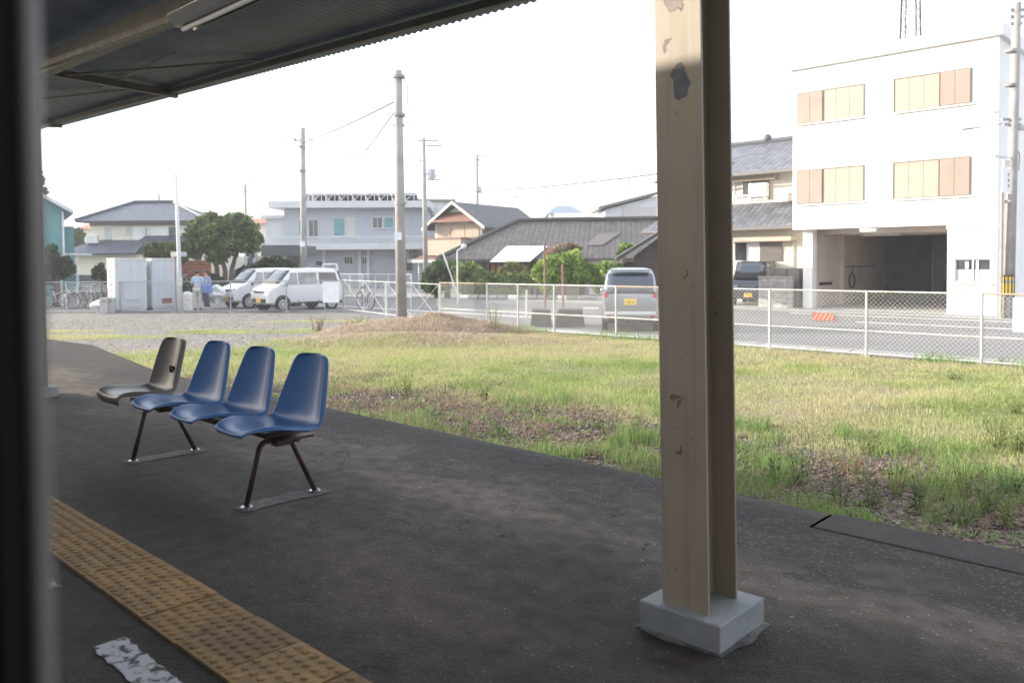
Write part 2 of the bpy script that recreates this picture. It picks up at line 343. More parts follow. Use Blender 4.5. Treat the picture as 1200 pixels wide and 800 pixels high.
# ------------------------------------------------------------------ mesh helpers
class MB:
    def __init__(s): s.v = []; s.f = []; s.uv = {}
    def add(s, vs, fs, T=None):
        o = len(s.v)
        for p in vs: s.v.append(tuple(T @ Vector(p)) if T is not None else tuple(p))
        for f in fs: s.f.append(tuple(i+o for i in f))
    def box(s, x0, x1, y0, y1, z0, z1, T=None):
        s.add([(x0,y0,z0),(x1,y0,z0),(x1,y1,z0),(x0,y1,z0),(x0,y0,z1),(x1,y0,z1),(x1,y1,z1),(x0,y1,z1)],
              [(0,3,2,1),(4,5,6,7),(0,1,5,4),(1,2,6,5),(2,3,7,6),(3,0,4,7)], T); return s
    def tube(s, p0, p1, r0, r1=None, n=8, cap=True):
        r1 = r0 if r1 is None else r1; p0 = Vector(p0); p1 = Vector(p1); d = (p1-p0)
        if d.length < 1e-6: return s
        q = d.to_track_quat('Z', 'Y'); vs = []
        for p, r in ((p0, r0), (p1, r1)):
            for k in range(n):
                a = 2*pi*k/n; vs.append(p + q @ Vector((r*math.cos(a), r*math.sin(a), 0)))
        fs = [(k, (k+1) % n, n+(k+1) % n, n+k) for k in range(n)]
        if cap: fs += [tuple(range(n-1, -1, -1)), tuple(range(n, 2*n))]
        s.add(vs, fs); return s
    def path(s, pts, r, n=8):
        for a, b in zip(pts[:-1], pts[1:]): s.tube(a, b, r, r, n)
        return s
    def poly(s, pts, thick):                 # planar polygon with thickness vector
        t = Vector(thick); n = len(pts); vs = [Vector(p) for p in pts] + [Vector(p)+t for p in pts]
        s.add(vs, [tuple(range(n-1, -1, -1)), tuple(range(n, 2*n))] + [(k, (k+1) % n, n+(k+1) % n, n+k) for k in range(n)]); return s
    def torus(s, c, ax, R_, r, n=24, m=8):
        q = Vector(ax).to_track_quat('Z', 'Y'); c = Vector(c); vs = []; fs = []
        for i in range(n):
            a = 2*pi*i/n
            for j in range(m):
                b = 2*pi*j/m; vs.append(c + q @ Vector(((R_+r*math.cos(b))*math.cos(a), (R_+r*math.cos(b))*math.sin(a), r*math.sin(b))))
        for i in range(n):
            for j in range(m): fs.append((i*m+j, ((i+1) % n)*m+j, ((i+1) % n)*m+(j+1) % m, i*m+(j+1) % m))
        s.add(vs, fs); return s
    def ball(s, c, r, sc=(1,1,1), n=12, m=8):
        vs = []; fs = []; c = Vector(c)
        for j in range(m+1):
            t = pi*j/m
            for i in range(n):
                a = 2*pi*i/n; vs.append(c+Vector((r*sc[0]*math.sin(t)*math.cos(a), r*sc[1]*math.sin(t)*math.sin(a), r*sc[2]*math.cos(t))))
        for j in range(m):
            for i in range(n): fs.append((j*n+i, (j+1)*n+i, (j+1)*n+(i+1) % n, j*n+(i+1) % n))
        s.add(vs, fs); return s
    def build(s, name, m, parent=None, loc=(0,0,0), rot=0, smooth=False, bevel=0, sub=0, mats=None):
        me = bpy.data.meshes.new(name); me.from_pydata(s.v, [], s.f); me.validate(clean_customdata=False)
        bm = bmesh.new(); bm.from_mesh(me); bmesh.ops.remove_doubles(bm, verts=bm.verts, dist=1e-5); bmesh.ops.recalc_face_normals(bm, faces=bm.faces)
        bm.to_mesh(me); bm.free()
        o = bpy.data.objects.new(name, me); COL.objects.link(o); me.materials.append(M[m] if isinstance(m, str) else m)
        if smooth:
            for p in me.polygons: p.use_smooth = True
        if bevel:
            b = o.modifiers.new('bevel', 'BEVEL'); b.width = bevel; b.segments = 2; b.limit_method = 'ANGLE'; b.angle_limit = R(40)
        if sub:
            b = o.modifiers.new('sub', 'SUBSURF'); b.levels = b.render_levels = sub
        o.location = loc; o.rotation_euler = (0, 0, rot); o.parent = parent
        return o
def tag(o, label=None, cat=None, group=None, kind=None):
    if label: o['label'] = label
    if cat: o['category'] = cat
    if group: o['group'] = group
    if kind: o['kind'] = kind
    return o
def thing(name, label, cat, loc=(0,0,0), rot=0, group=None):
    o = bpy.data.objects.new(name, None); COL.objects.link(o); o.empty_display_size = .2
    o.location = loc; o.rotation_euler = (0, 0, rot); return tag(o, label, cat, group)
def kids(o): return [c for c in bpy.data.objects if c.parent == o]
def dup(o, label=None, loc=None, rot=None, parent=None):
    c = o.copy(); COL.objects.link(c); c.parent = parent
    for ch in kids(o): dup(ch, parent=c)
    if label: c['label'] = label
    if loc is not None: c.location = loc
    if rot is not None: c.rotation_euler = (0, 0, rot)
    return c
def bx(name, m, parent, x0, x1, y0, y1, z0, z1, bevel=0):
    return MB().box(x0, x1, y0, y1, z0, z1).build(name, m, parent, bevel=bevel)
def roofmesh(name, m, parent, faces, thick=.12):
    """faces: list of (points), each roof slope; first two points are the eave (left to right); UV in metres"""
    me = bpy.data.meshes.new(name); bm = bmesh.new(); uvl = bm.loops.layers.uv.new('UVMap')
    for pts in faces:
        P = [Vector(p) for p in pts]; u = (P[1]-P[0]).normalized()
        nrm = (P[1]-P[0]).cross(P[-1]-P[0]).normalized(); 
        if nrm.z < 0: nrm = -nrm
        v = nrm.cross(u)
        if v.z < 0: v = -v
        top = [bm.verts.new(p) for p in P]; bot = [bm.verts.new(p-Vector((0,0,thick))) for p in P]
        f = bm.faces.new(top)
        for l in f.loops: d = l.vert.co-P[0]; l[uvl].uv = (d.dot(u), d.dot(v)+.02)
        n = len(P); fl = [bm.faces.new(list(reversed(bot)))] + [bm.faces.new((bot[k], bot[(k+1) % n], top[(k+1) % n], top[k])) for k in range(n)]
        for q in fl:
            for l in q.loops: l[uvl].uv = (0.15, 0.3)
    bmesh.ops.recalc_face_normals(bm, faces=bm.faces); bm.to_mesh(me); bm.free()
    o = bpy.data.objects.new(name, me); COL.objects.link(o); me.materials.append(M[m]); o.parent = parent; return o
def npmesh(name, V, Fidx, cols, m, parent=None):
    me = bpy.data.meshes.new(name); nv = len(V); k = Fidx.shape[1]; nf = len(Fidx)
    me.vertices.add(nv); me.vertices.foreach_set('co', V.astype(np.float32).ravel())
    me.loops.add(nf*k); me.loops.foreach_set('vertex_index', Fidx.astype(np.int32).ravel())
    me.polygons.add(nf); me.polygons.foreach_set('loop_start', np.arange(0, nf*k, k, dtype=np.int32))
    me.update(calc_edges=True)
    if cols is not None:
        at = me.attributes.new('col', 'FLOAT_COLOR', 'POINT'); c4 = np.ones((nv, 4), np.float32); c4[:, :3] = cols; at.data.foreach_set('color', c4.ravel())
    me.materials.append(M[m]); o = bpy.data.objects.new(name, me); COL.objects.link(o); o.parent = parent; return o
_T = RNG.random((64, 64))
def vnoise(x, y, s=1.0, o=0):
    x = np.asarray(x, float)*s+o*17.3; y = np.asarray(y, float)*s+o*9.1
    xi = np.floor(x).astype(int); yi = np.floor(y).astype(int); fx = x-xi; fy = y-yi; fx = fx*fx*(3-2*fx); fy = fy*fy*(3-2*fy)
    g = lambda i, j: _T[i % 64, j % 64]
    return (g(xi,yi)*(1-fx)+g(xi+1,yi)*fx)*(1-fy)+(g(xi,yi+1)*(1-fx)+g(xi+1,yi+1)*fx)*fy
def fbm(x, y, s=1.0, o=0): return sum(vnoise(x, y, s*2**k, o+k)*.5**k for k in range(4))/1.875
def sstep(a, b, x): t = np.clip((np.asarray(x, float)-a)/(b-a), 0, 1); return t*t*(3-2*t)
def leaves(name, blobs, n, size, cols, parent=None, seed=1, shell=.55, m='leafy', droop=0.0, elong=1.6):
    """foliage: n small leaf quads spread through ellipsoid clumps"""
    r = np.random.default_rng(seed); B = np.array([b[:6] for b in blobs], float); vol = B[:,3]*B[:,4]*B[:,5]; k = r.choice(len(B), n, p=vol**.8/np.sum(vol**.8))
    d = r.normal(size=(n,3)); d /= np.linalg.norm(d, axis=1)[:,None]; rad = shell+(1-shell)*r.random(n)**.6; rad *= .78+.62*r.random(n)**1.8
    P = B[k,:3]+d*rad[:,None]*B[k,3:6]
    a = r.normal(size=(n,3)); a[:,2] -= droop; a /= np.linalg.norm(a, axis=1)[:,None]; b = np.cross(a, r.normal(size=(n,3))); b /= np.linalg.norm(b, axis=1)[:,None]
    sz = size*(.6+.8*r.random(n))[:,None]
    V = np.stack([P-a*sz*elong*.5, P+b*sz*.4, P+a*sz*elong*.5, P-b*sz*.4], 1).reshape(-1,3)
    Fi = np.arange(4*n).reshape(-1,4)
    C = np.array(cols); ci = np.clip((r.random(n)*.55+.45*(k % 7)/6.0)*len(C), 0, len(C)-1).astype(int); cc = C[ci]*(.75+.5*r.random(n))[:,None]
    return npmesh(name, V, Fi, np.repeat(cc, 4, 0), m, parent)
GREEN = [(.035,.065,.02),(.045,.085,.022),(.07,.12,.03),(.10,.15,.04)]
LIME = [(.16,.25,.05),(.24,.35,.07),(.32,.44,.09),(.40,.50,.13)]
DARKG = [(.04,.07,.03),(.06,.095,.04),(.08,.12,.045)]
# ================================================================== ground, platform, road
def mound(X, Y):
    u = (X+16.3)*.725+(Y-13.9)*.688; v = -(X+16.3)*.688+(Y-13.9)*.725
    r = np.sqrt((u/3.0)**2+(v/1.5)**2); h = .52*np.clip(1-r, 0, 1)**.8*(.75+.5*fbm(X, Y, 1.3, 3))
    u2 = (X+14.9)*.725+(Y-12.2)*.688; v2 = -(X+14.9)*.688+(Y-12.2)*.725
    return h + .2*np.clip(1-np.sqrt((u2/4.2)**2+(v2/1.6)**2), 0, 1)
def height(X, Y):
    X = np.asarray(X, float); Y = np.asarray(Y, float)
    field = sstep(16.3, 15.2, Y)*sstep(-30, -26, X)
    return GZ + (.16*sstep(6.8, 4.6, Y)*(.6+.8*fbm(X, Y, .7)) + .07*(fbm(X, Y, .9, 5)-.5))*field*sstep(-16, -9, X) + mound(X, Y)*field - .05*sstep(16.2, 16.9, Y)*sstep(-30, -27, X)*0
def masks(X, Y):
    X = np.asarray(X, float); Y = np.asarray(Y, float); n = fbm(X, Y, .55, 1); n2 = fbm(X, Y, 1.7, 2)
    zone = sstep(7.1, 8.5, Y-.10*(X+8)*(X > -8)+(n-.5)*2.2+.35*np.clip(-(X+9.0), 0, 9))*sstep(16.3, 15.9, Y)
    left = sstep(-17.6, -15.4, X+(n-.5)*2.6+.25*(12-Y))
    grass = zone*left*(.72+.28*sstep(.36, .5, n2))
    def pat(cx, cy, a, b): 
        u = (X-cx)*.725+(Y-cy)*.688; v = -(X-cx)*.688+(Y-cy)*.725
        return sstep(1.15, .6, np.sqrt((u/a)**2+(v/b)**2)+(n2-.5)*.7)
    grass = np.maximum(grass, .8*pat(-22.6, 7.6, 2.6, .8)); grass = np.maximum(grass, .6*pat(-20.4, 11.6, 2.8, .8)); grass = np.maximum(grass, .6*pat(-22.2, 14.8, 2.6, .6))
    grass = np.maximum(grass, .75*pat(-26.3, 6.6, 3.2, .7))
    mo = np.clip(mound(X, Y)*4.2, 0, 1)*(.6+.5*n2); grass = grass*(1-.85*np.clip(mo, 0, 1))
    straw = np.clip(mo, 0, 1) + .5*grass*sstep(.5, .66, fbm(X, Y, .4, 7))
    soil = sstep(9.5, 7.0, Y+(n-.5)*1.5)*sstep(-15, -11.5, X) + .6*sstep(1.2, .5, np.abs(Y-16.1))*sstep(-20, -18, X) + .6*mo
    return np.clip(grass, 0, 1), np.clip(straw, 0, 1), np.clip(soil, 0, 1)
xs = np.concatenate([[-900,-500,-250,-120,-80,-60,-50], np.arange(-44, 3.01, .22), [4,6,10,20,50,120,300,900]])
ys = np.concatenate([[-900,-200,-50,-10,-1,1,2.5,3.5], np.arange(4.0, 18.01, .22), [20,24,30,40,60,100,200,400,900]])
GX, GY = np.meshgrid(xs, ys, indexing='ij'); GH = height(GX, GY)
GH = np.where(GY < 3.6, GZ-.35, GH)
nx, ny = GX.shape; idx = np.arange(nx*ny).reshape(nx, ny)
fi = np.stack([idx[:-1,:-1], idx[1:,:-1], idx[1:,1:], idx[:-1,1:]], -1).reshape(-1,4)
ground = npmesh('ground', np.stack([GX,GY,GH], -1).reshape(-1,3), fi, None, 'ground_soil'); tag(ground, kind='structure')
mk = np.ones((nx*ny, 4), np.float32); a_, b_, c_ = masks(GX, GY)
far = (GY > 16.4) | (GX < -43)
a_ = np.where(far, .15, a_); b_ = np.where(far, 0, b_); c_ = np.where(far, 0, c_)
mk[:,0] = a_.ravel(); mk[:,1] = b_.ravel(); mk[:,2] = c_.ravel()
at = ground.data.attributes.new('mask', 'FLOAT_COLOR', 'POINT'); at.data.foreach_set('color', mk.ravel())
for p in ground.data.polygons: p.use_smooth = True

def sheet(name, pts, z, m, kind='structure', th=.02):
    o = MB().poly([(x, y, z) for x, y in pts], (0, 0, -th)).build(name, m); return tag(o, kind=kind)
sheet('road', [(-120, 17.0), (40, 17.0), (40, 29.3), (-120, 29.3)], GZ+.012, 'road_asphalt')
sheet('parking_lot', [(-120, -8), (-38.6, 7.2), (-34.4, 11.2), (-27.45, 16.985), (-120, 16.985)], GZ+.016, 'road_asphalt')
sheet('forecourt', [(-120, 29.31), (40, 29.31), (40, 75), (-120, 75)], GZ+.02, 'kerb_concrete')
sheet('road_edge_line', [(-12.5, 27.3), (30, 27.3), (30, 27.45), (-12.5, 27.45)], GZ+.018, 'road_paint', th=.004)
sheet('road_edge_line', [(-90, 28.6), (30, 28.6), (30, 28.75), (-90, 28.75)], GZ+.018, 'road_paint', th=.004)
sheet('road_edge_line', [(-9.2, 24.6), (30, 24.6), (30, 24.75), (-9.2, 24.75)], GZ+.018, 'road_paint', th=.004)
sheet('road_edge_line', [(-60, 20.1), (-17.2, 20.1), (-17.2, 20.3), (-60, 20.3)], GZ+.018, 'road_paint', th=.004)
a = gp(693, 361); sheet('road_edge_line', [(a.x, a.y-.5), (a.x+.55, a.y-.3), (a.x+.3, a.y+.1), (a.x-.3, a.y-.1)], GZ+.018, 'road_paint', th=.004)
# concrete footing strip under the roadside fence and gutter lids
o = MB()
for k in range(8): o.box(-18.3+k*2.0, -16.35+k*2.0, 16.62, 16.98, GZ-.1, GZ+.05)
tag(o.build('road_kerb', 'concrete', bevel=.01), kind='structure')

# platform: one slab, kerb stones along its outer edge, low ramp at the far end
PE = 4.22
def plat_edge(X): return PE - .012*(X+3)*(X < -3)*(-1)*0
mb = MB(); mb.poly([(12, .38, 0), (12, PE-.298, 0), (-9.35, PE-.298, 0), (-10.6, 3.15, 0), (-30, 3.15-.3, 0), (-30, .38, 0)], (0,0,-.95))
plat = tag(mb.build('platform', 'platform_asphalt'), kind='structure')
A, B = Vector((-10.6, 3.15, 0)), Vector((-9.35, 3.92, 0))
Cc = yp(165, 437, 4.25); D = yp(108, 404, 4.75); E = yp(52, 397, 4.45)
mb = MB(); mb.add([A, B, (-9.9,4.2,.0), (D.x,D.y,D.z), (E.x,E.y,E.z), (-14.5,2.9,.05), (-9.9,4.2,-.9), (D.x+.3,D.y+.2,-.9), (E.x,E.y+.3,-.9)], [(0,1,2,3), (0,3,4,5), (2,6,7,3), (3,7,8,4)])
mb.poly([(-9.2,3.93,-.012),(-9.95,4.15,-.012),(D.x,D.y-.02,-.012),(E.x,E.y-.02,-.012),(-15,2.8,-.012),(-9.2,2.8,-.012)], (0,0,-.3)); tag(mb.build('platform_ramp', 'platform_asphalt'), kind='structure')
mb = MB(); x = 11.0; L = [1.25, 1.31, 1.22, 1.28]
k = 0
while x > -1.3:
    l = L[k % 4]; dz = RNG.uniform(-.003, .003); dy = RNG.uniform(-.006, .006)
    mb.box(x-l+.004, x, PE-.294+dy*.5, PE+dy, -.5, .006+dz); x -= l; k += 1
tag(mb.build('platform_kerb', 'kerb_stone', bevel=.010), kind='structure')
# further along the kerb has been surfaced over: one dark lip, slightly uneven
n_ = 60; xk = np.linspace(x-.012, -9.8, n_); mb = MB(); V_ = []
for i_, xx in enumerate(xk):
    q = .006*math.sin(i_*1.7)+.004*math.sin(i_*.6); V_ += [(xx, PE-.2985, .0), (xx, PE-.15, .002+q*.4), (xx, PE-.02+q, -.002), (xx, PE+q, -.03), (xx, PE+q, -.5)]
mb.add(V_, [(i_*5+j_, i_*5+j_+1, i_*5+j_+6, i_*5+j_+5) for i_ in range(n_-1) for j_ in range(4)]); tag(mb.build('platform_kerb', 'platform_asphalt', smooth=True), kind='structure')
mb = MB(); mb.box(-9.8, 12, PE-.1, PE-.02, -1.0, -.46); tag(mb.build('platform_wall', 'kerb_stone'), kind='structure')

# tactile paving
mb = MB(); x = 9.0; T0, T1 = 1.215, 1.52
while x > -14:
    z = .010+RNG.uniform(-.002, .002); j = RNG.uniform(-.004, .004)
    mb.box(x-.298, x-.004, T0+j, T1+j, -.03, z)
    if -6.2 < x < -1.4:
        for i in range(6):
            for q in range(6):
                cx = x-.298+.025+i*.0485+(.012 if q % 2 else -.006); cy = T0+j+.028+q*.049; vs = []; fs = []
                for rr, zz in ((.0165, z-.001), (.0150, z+.0038), (.0100, z+.0062)):
                    vs += [(cx+rr*math.cos(2*pi*t/8), cy+rr*math.sin(2*pi*t/8), zz) for t in range(8)]
                for lv in range(2): fs += [(lv*8+t, lv*8+(t+1) % 8, lv*8+8+(t+1) % 8, lv*8+8+t) for t in range(8)]
                fs.append(tuple(range(16, 24))); mb.add(vs, fs)
    x -= .302
tag(mb.build('tactile_paving', 'tactile_yellow'), kind='structure')
# worn dashes of the white safety line
def dash(x0, x1, seed):
    r = np.random.default_rng(seed); n = max(3, int((x1-x0)/.03)); top = [(x0+(x1-x0)*i/n, 1.115+r.uniform(-.006,.006)) for i in range(n+1)]; bot = [(x0+(x1-x0)*i/n, 1.005+r.uniform(-.006,.006)) for i in range(n, -1, -1)]
    mb = MB(); mb.add([(p[0], p[1], .004) for p in top+bot], [tuple(range(2*n+2))]); return tag(mb.build('safety_line', 'marking_white'), kind='structure')
dash(-2.98, -2.35, 1); dash(-2.25, -1.6, 2); dash(-4.3, -3.64, 3); dash(-5.6, -4.95, 4)
# pale repair strips where the bench feet stand
for fx in (-4.07, -5.6):
    r = np.random.default_rng(5); pts = [(fx-.07+r.uniform(-.02,.02), 2.12+.05*i) for i in range(12)]+[(fx+.07+r.uniform(-.02,.02), 2.68-.05*i) for i in range(12)]
    mb = MB(); mb.add([(p[0], p[1], .0035) for p in pts], [tuple(range(24))]); tag(mb.build('repair_strip', 'patch'), kind='structure')

# ================================================================== train, canopy, pillars
tr = thing('train_car', 'dark blurred window frame of the train the photograph is taken from, at the left edge', 'train', (0, 0, -.9))
def rr(cx, cz, hx, hz_, rad, n=8):
    out = []
    for (sx, sz, a0) in ((1,1,0), (-1,1,90), (-1,-1,180), (1,-1,270)):
        for i in range(n+1):
            a = R(a0+90*i/n); out.append((cx+sx*(hx-rad)+rad*math.cos(a), cz+sz*(hz_-rad)+rad*math.sin(a)))
    return out
def ring(name, m, cx, cz, hx, hz_, rad, wd, y0, y1, bev=0):
    a = rr(cx, cz, hx, hz_, rad); b = rr(cx, cz, hx+wd, hz_+wd, rad+wd); n = len(a); vs = [(p[0], y0, p[1]) for p in a]+[(p[0], y0, p[1]) for p in b]+[(p[0], y1, p[1]) for p in a]+[(p[0], y1, p[1]) for p in b]; fs = []
    for k in range(n):
        q = (k+1) % n; fs += [(k, q, n+q, n+k), (2*n+k, 3*n+k, 3*n+q, 2*n+q), (k, 2*n+k, 2*n+q, q), (n+k, n+q, 3*n+q, 3*n+k)]
    mb = MB(); mb.add(vs, fs); return mb.build(name, m, tr, bevel=bev)
WX0, WZ0 = -.402, -.262+1.32+.9          # window opening, left edge and sill (train-local z)
hx, hz_ = .72, .42; wcx, wcz = WX0+hx, WZ0+hz_
ring('window_frame', 'train_trim', wcx, wcz, hx, hz_, .075, .036, .1115, .121, .003)
ring('window_gasket', 'train_rubber', wcx, wcz, hx+.004, hz_+.004, .078, .08, .100, .1125)
W0, W1, Z0, Z1 = WX0-.033, WX0+2*hx+.033, WZ0-.033, WZ0+2*hz_+.033
wall = MB()
for (a, b, c, d) in ((-13, W0, .15, 3.55), (W1, 9, .15, 3.55), (W0, W1, .15, Z0), (W0, W1, Z1, 3.55)): wall.box(a, b, .1135, .122, c, d)
wall.box(-13, 9, -2.75, -2.70, .15, 3.55); wall.box(-13.05, -13, -2.75, .15, .15, 3.55); wall.box(9, 9.05, -2.75, .15, .15, 3.55)
wall.poly([(-13.05, -2.75, 3.55), (-13.05, -2.45, 4.20), (-13.05, -.15, 4.20), (-13.05, .12, 3.55)], (22.1, 0, 0))
wall.build('body_shell', 'train_steel', tr)
inn = MB()
for (a, b, c, d) in ((-12.9, W0-.03, .3, 3.5), (W1+.03, 8.9, .3, 3.5), (W0-.03, W1+.03, .3, Z0-.03), (W0-.03, W1+.03, Z1+.03, 3.5)): inn.box(a, b, .08, .098, c, d)
inn.box(-12.9, 8.9, -2.69, .06, .24, .29); inn.build('inner_lining', 'train_inside', tr)

def canz(X, Y): return 3.142 + (-3.5-X)*.029 + .06*(PE-Y)
CE = 4.28; CX0, CX1, CYI = -13.8, 11.0, .85
can = thing('platform_canopy', 'dark corrugated steel platform canopy with wavy edge, rods and beams, at top left', 'canopy', (-1.5, 2.57, 3.0))
def cl(x, y, z): return (x+1.5, y-2.57, z-3.0)
n = int((CX1-CX0)/.0127); X = np.linspace(CX0, CX1, n); wv = .0075*np.sin(X*2*pi/.0762)
V = []; 
for yy in (CYI, 2.0, 3.1, CE): V.append(np.stack([X+1.5, np.full(n, yy-2.57), canz(X, yy)+wv-3.0], -1))
V2 = [v+np.array([0,0,.004]) for v in V]; VV = np.concatenate(V+V2); fs = []
for lay in range(3):
    i = np.arange(n-1)
    fs.append(np.stack([lay*n+i, lay*n+i+1, (lay+1)*n+i+1, (lay+1)*n+i], -1)); o4 = 4*n
    fs.append(np.stack([o4+lay*n+i, o4+(lay+1)*n+i, o4+(lay+1)*n+i+1, o4+lay*n+i+1], -1))
i = np.arange(n-1); fs.append(np.stack([3*n+i, 3*n+i+1, 7*n+i+1, 7*n+i], -1)); fs.append(np.stack([i, 4*n+i, 4*n+i+1, i+1], -1))
sh = npmesh('roof_sheet', VV, np.concatenate(fs), None, 'canopy_sheet', can)
for p in sh.data.polygons: p.use_smooth = True
def bar(name, p0, p1, w_, h_, m):
    p0 = Vector(p0); p1 = Vector(p1); d = (p1-p0).normalized(); s = d.cross(Vector((0,0,1))).normalized()*w_/2; u = Vector((0,0,h_))
    mb = MB(); mb.add([p0-s, p0+s, p1+s, p1-s, p0-s+u, p0+s+u, p1+s+u, p1-s+u], [(0,3,2,1),(4,5,6,7),(0,1,5,4),(1,2,6,5),(2,3,7,6),(3,0,4,7)]); return mb.build(name, m, can)
for yy, ww, hh, mm, dz in ((4.02, .045, .06, 'canopy_steel', .07), (1.15, .05, .06, 'canopy_steel', .07), (1.9, .05, .06, 'canopy_steel', .07)):
    bar('purlin', cl(CX0+.05, yy, canz(CX0, yy)-dz-.012), cl(CX1, yy, canz(CX1, yy)-dz-.012), ww, hh, mm)
bar('girder', cl(CX0+.05, 2.57, canz(CX0, 2.57)-.27), cl(CX1, 2.57, canz(CX1, 2.57)-.27), .10, .17, 'canopy_steel')
for xx in (-1.51, -9.1, -12.9, 4.9):
    p = bar('rafter', cl(xx, 1.0, canz(xx, 1.0)-.19), cl(xx, 4.1, canz(xx, 4.1)-.11), .07, .075, 'canopy_steel')
for qa, qb, zz in (((78,88), (310,70), 3.22), ((50,116), (156,105), 3.30), ((120,103), (205,62), 3.26), ((40,150), (250,95), 3.28)):
    a = gp(*qa, zz+.03); b = gp(*qb, zz); MB().tube(cl(*a), cl(*b), .012, n=6).build('bracing_rod', 'canopy_steel_light' if qa[0] != 40 else 'canopy_steel', can)
# pale steel angle running under the girder, seen at the top left
bar('steel_angle', cl(-12.5, 2.5, 3.365), cl(-5.4, 2.5, 2.985), .055, .045, 'canopy_steel_light')
# fluorescent light hung below the girder
fl = thing('fluorescent_light', 'grey strip light fitting fixed under the canopy, unlit', 'ceiling light', (-4.35, 2.44, 2.90))
MB().poly([(-1.0,-.09,.07),(-1.0,.09,.07),(-1.0,.05,0),(-1.0,-.05,0)], (2.0,0,0)).build('casing', 'lamp_casing', fl, bevel=.004)
MB().tube((-.95,.0,-.018), (.95,.0,-.018), .016, n=10).build('tube', 'lamp_tube', fl, smooth=True)
MB().box(-1.0,1.0,.091,.094,.0,.075).build('edge_trim', 'steel_bright', fl)
for q in (-.7, .7): MB().tube((q,0,.07), (q,0,.24), .008).build('hanger', 'canopy_steel', fl)

def pillar(x, label, m='pillar_paint'):
    t = thing('canopy_pillar', label, 'pillar', (x, 2.575, 0), 0, 'steel pillars that hold up the platform canopy')
    top = canz(x, 2.57)-.275
    mb = MB(); mb.box(-.0965,.0895,-.098,-.087,.085,top)
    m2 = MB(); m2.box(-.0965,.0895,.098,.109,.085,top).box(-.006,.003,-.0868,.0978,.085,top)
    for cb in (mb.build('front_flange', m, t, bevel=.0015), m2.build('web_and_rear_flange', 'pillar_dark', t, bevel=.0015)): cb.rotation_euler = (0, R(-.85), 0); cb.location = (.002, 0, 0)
    b = MB(); b.box(-.165,.160,-.145,.180,-.02,.10); b.build('footing', 'concrete_new', t, bevel=.006)
    r = np.random.default_rng(int(abs(x)*10)); pts = []
    for i in range(40):
        a = 2*pi*i/40; c, s = math.cos(a), math.sin(a); k = .166/max(abs(c), abs(s))**.9+.022+.010*.5*math.sin(3*a+1)+.004*math.sin(7*a+2)+r.uniform(-.004, .004); pts.append((k*c, k*s+.0175, 0))
    n = len(pts); vs = [(p[0],p[1],.0025) for p in pts]+[(p[0]*.86,(p[1]-.0175)*.80+.0175,.010) for p in pts]
    mb = MB(); mb.add(vs, [(i,(i+1)%n,n+(i+1)%n,n+i) for i in range(n)]); mb.build('mortar_collar', 'mortar', t)
    return t
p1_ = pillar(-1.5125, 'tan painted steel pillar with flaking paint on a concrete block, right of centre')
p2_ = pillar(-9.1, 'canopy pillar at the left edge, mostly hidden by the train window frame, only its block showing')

# ================================================================== bench of four shell seats
be = thing('platform_bench', 'row of three blue and one grey plastic shell seats on a shared steel frame', 'bench', (-4.85, 2.40, 0))
def seat(cx, name, m, kind, label=None):
    if kind == 'blue':
        pr = [(2.068,.418,.110),(2.060,.430,.140),(2.072,.440,.166),(2.12,.443,.200),(2.21,.430,.222),(2.31,.408,.236),(2.40,.398,.243),(2.465,.412,.244),(2.51,.462,.237),(2.54,.545,.220),(2.566,.63,.198),(2.59,.71,.176),(2.607,.770,.158),(2.618,.800,.135),(2.622,.810,.09)]
        cur = .055
    else:
        pr = [(2.125,.372,.13),(2.105,.392,.16),(2.092,.425,.185),(2.115,.442,.203),(2.20,.436,.212),(2.32,.418,.212),(2.42,.41,.212),(2.475,.43,.208),(2.505,.49,.198),(2.53,.57,.186),(2.552,.65,.178),(2.572,.72,.170),(2.588,.768,.158),(2.598,.788,.13),(2.602,.794,.08)]
        cur = .04
    us = [-1.06,-1.03,-.97,-.85,-.6,-.3,0,.3,.6,.85,.97,1.03,1.06]; vs = []; nu = len(us)
    for j, (y, z, hw) in enumerate(pr):
        t = j/(len(pr)-1); k = float(sstep(.42, .62, t)); up = Vector((0, -k, 1-k)); 
        if j < 4: up = up*(j/4.0)**1.5
        for u in us:
            e = cur*abs(u)**2.6 if abs(u) <= .97 else cur*(.92 if abs(u) < 1.04 else .55 if kind == 'blue' else .1)
            if j < 4 and abs(u) > .97: e *= .8
            vs.append(Vector((cx+4.85+u*hw, y-2.40, z)) + up*e)
    fs = [(j*nu+i, j*nu+i+1, (j+1)*nu+i+1, (j+1)*nu+i) for j in range(len(pr)-1) for i in range(nu-1)]
    mb = MB(); mb.add(vs, fs); o = mb.build(name, m, be, smooth=True)
    s = o.modifiers.new('thick', 'SOLIDIFY'); s.thickness = .007; s.offset = 0
    s = o.modifiers.new('sub', 'SUBSURF'); s.levels = s.render_levels = 2
    if label: o['label'] = label
    # bracket and rubber stop under the shell
    MB().box(cx+4.85-.13, cx+4.85+.13, -.10, .10, .365, .380).box(cx+4.85-.03, cx+4.85+.03, -.14, .13, .372, .394).build('bracket', 'seat_steel', o if False else be, bevel=.003)
    return o
seat(-4.03, 'seat_shell', 'seat_blue', 'blue'); seat(-4.60, 'seat_shell', 'seat_blue', 'blue'); seat(-5.16, 'seat_shell', 'seat_blue', 'blue')
gs = seat(-5.82, 'seat_shell', 'seat_grey', 'grey', 'weathered grey brown seat shell with square shoulders and a slot in its back')
MB().box(-5.82+4.85+.045, -5.82+4.85+.105, .108, .128, .575, .595).box(-5.82+4.85+.045, -5.82+4.85+.06, .108, .128, .555, .60).build('slot', 'black', gs)
MB().box(-1.15,.80,-.03,.03,.325,.365).build('beam', 'seat_steel', be, bevel=.004)
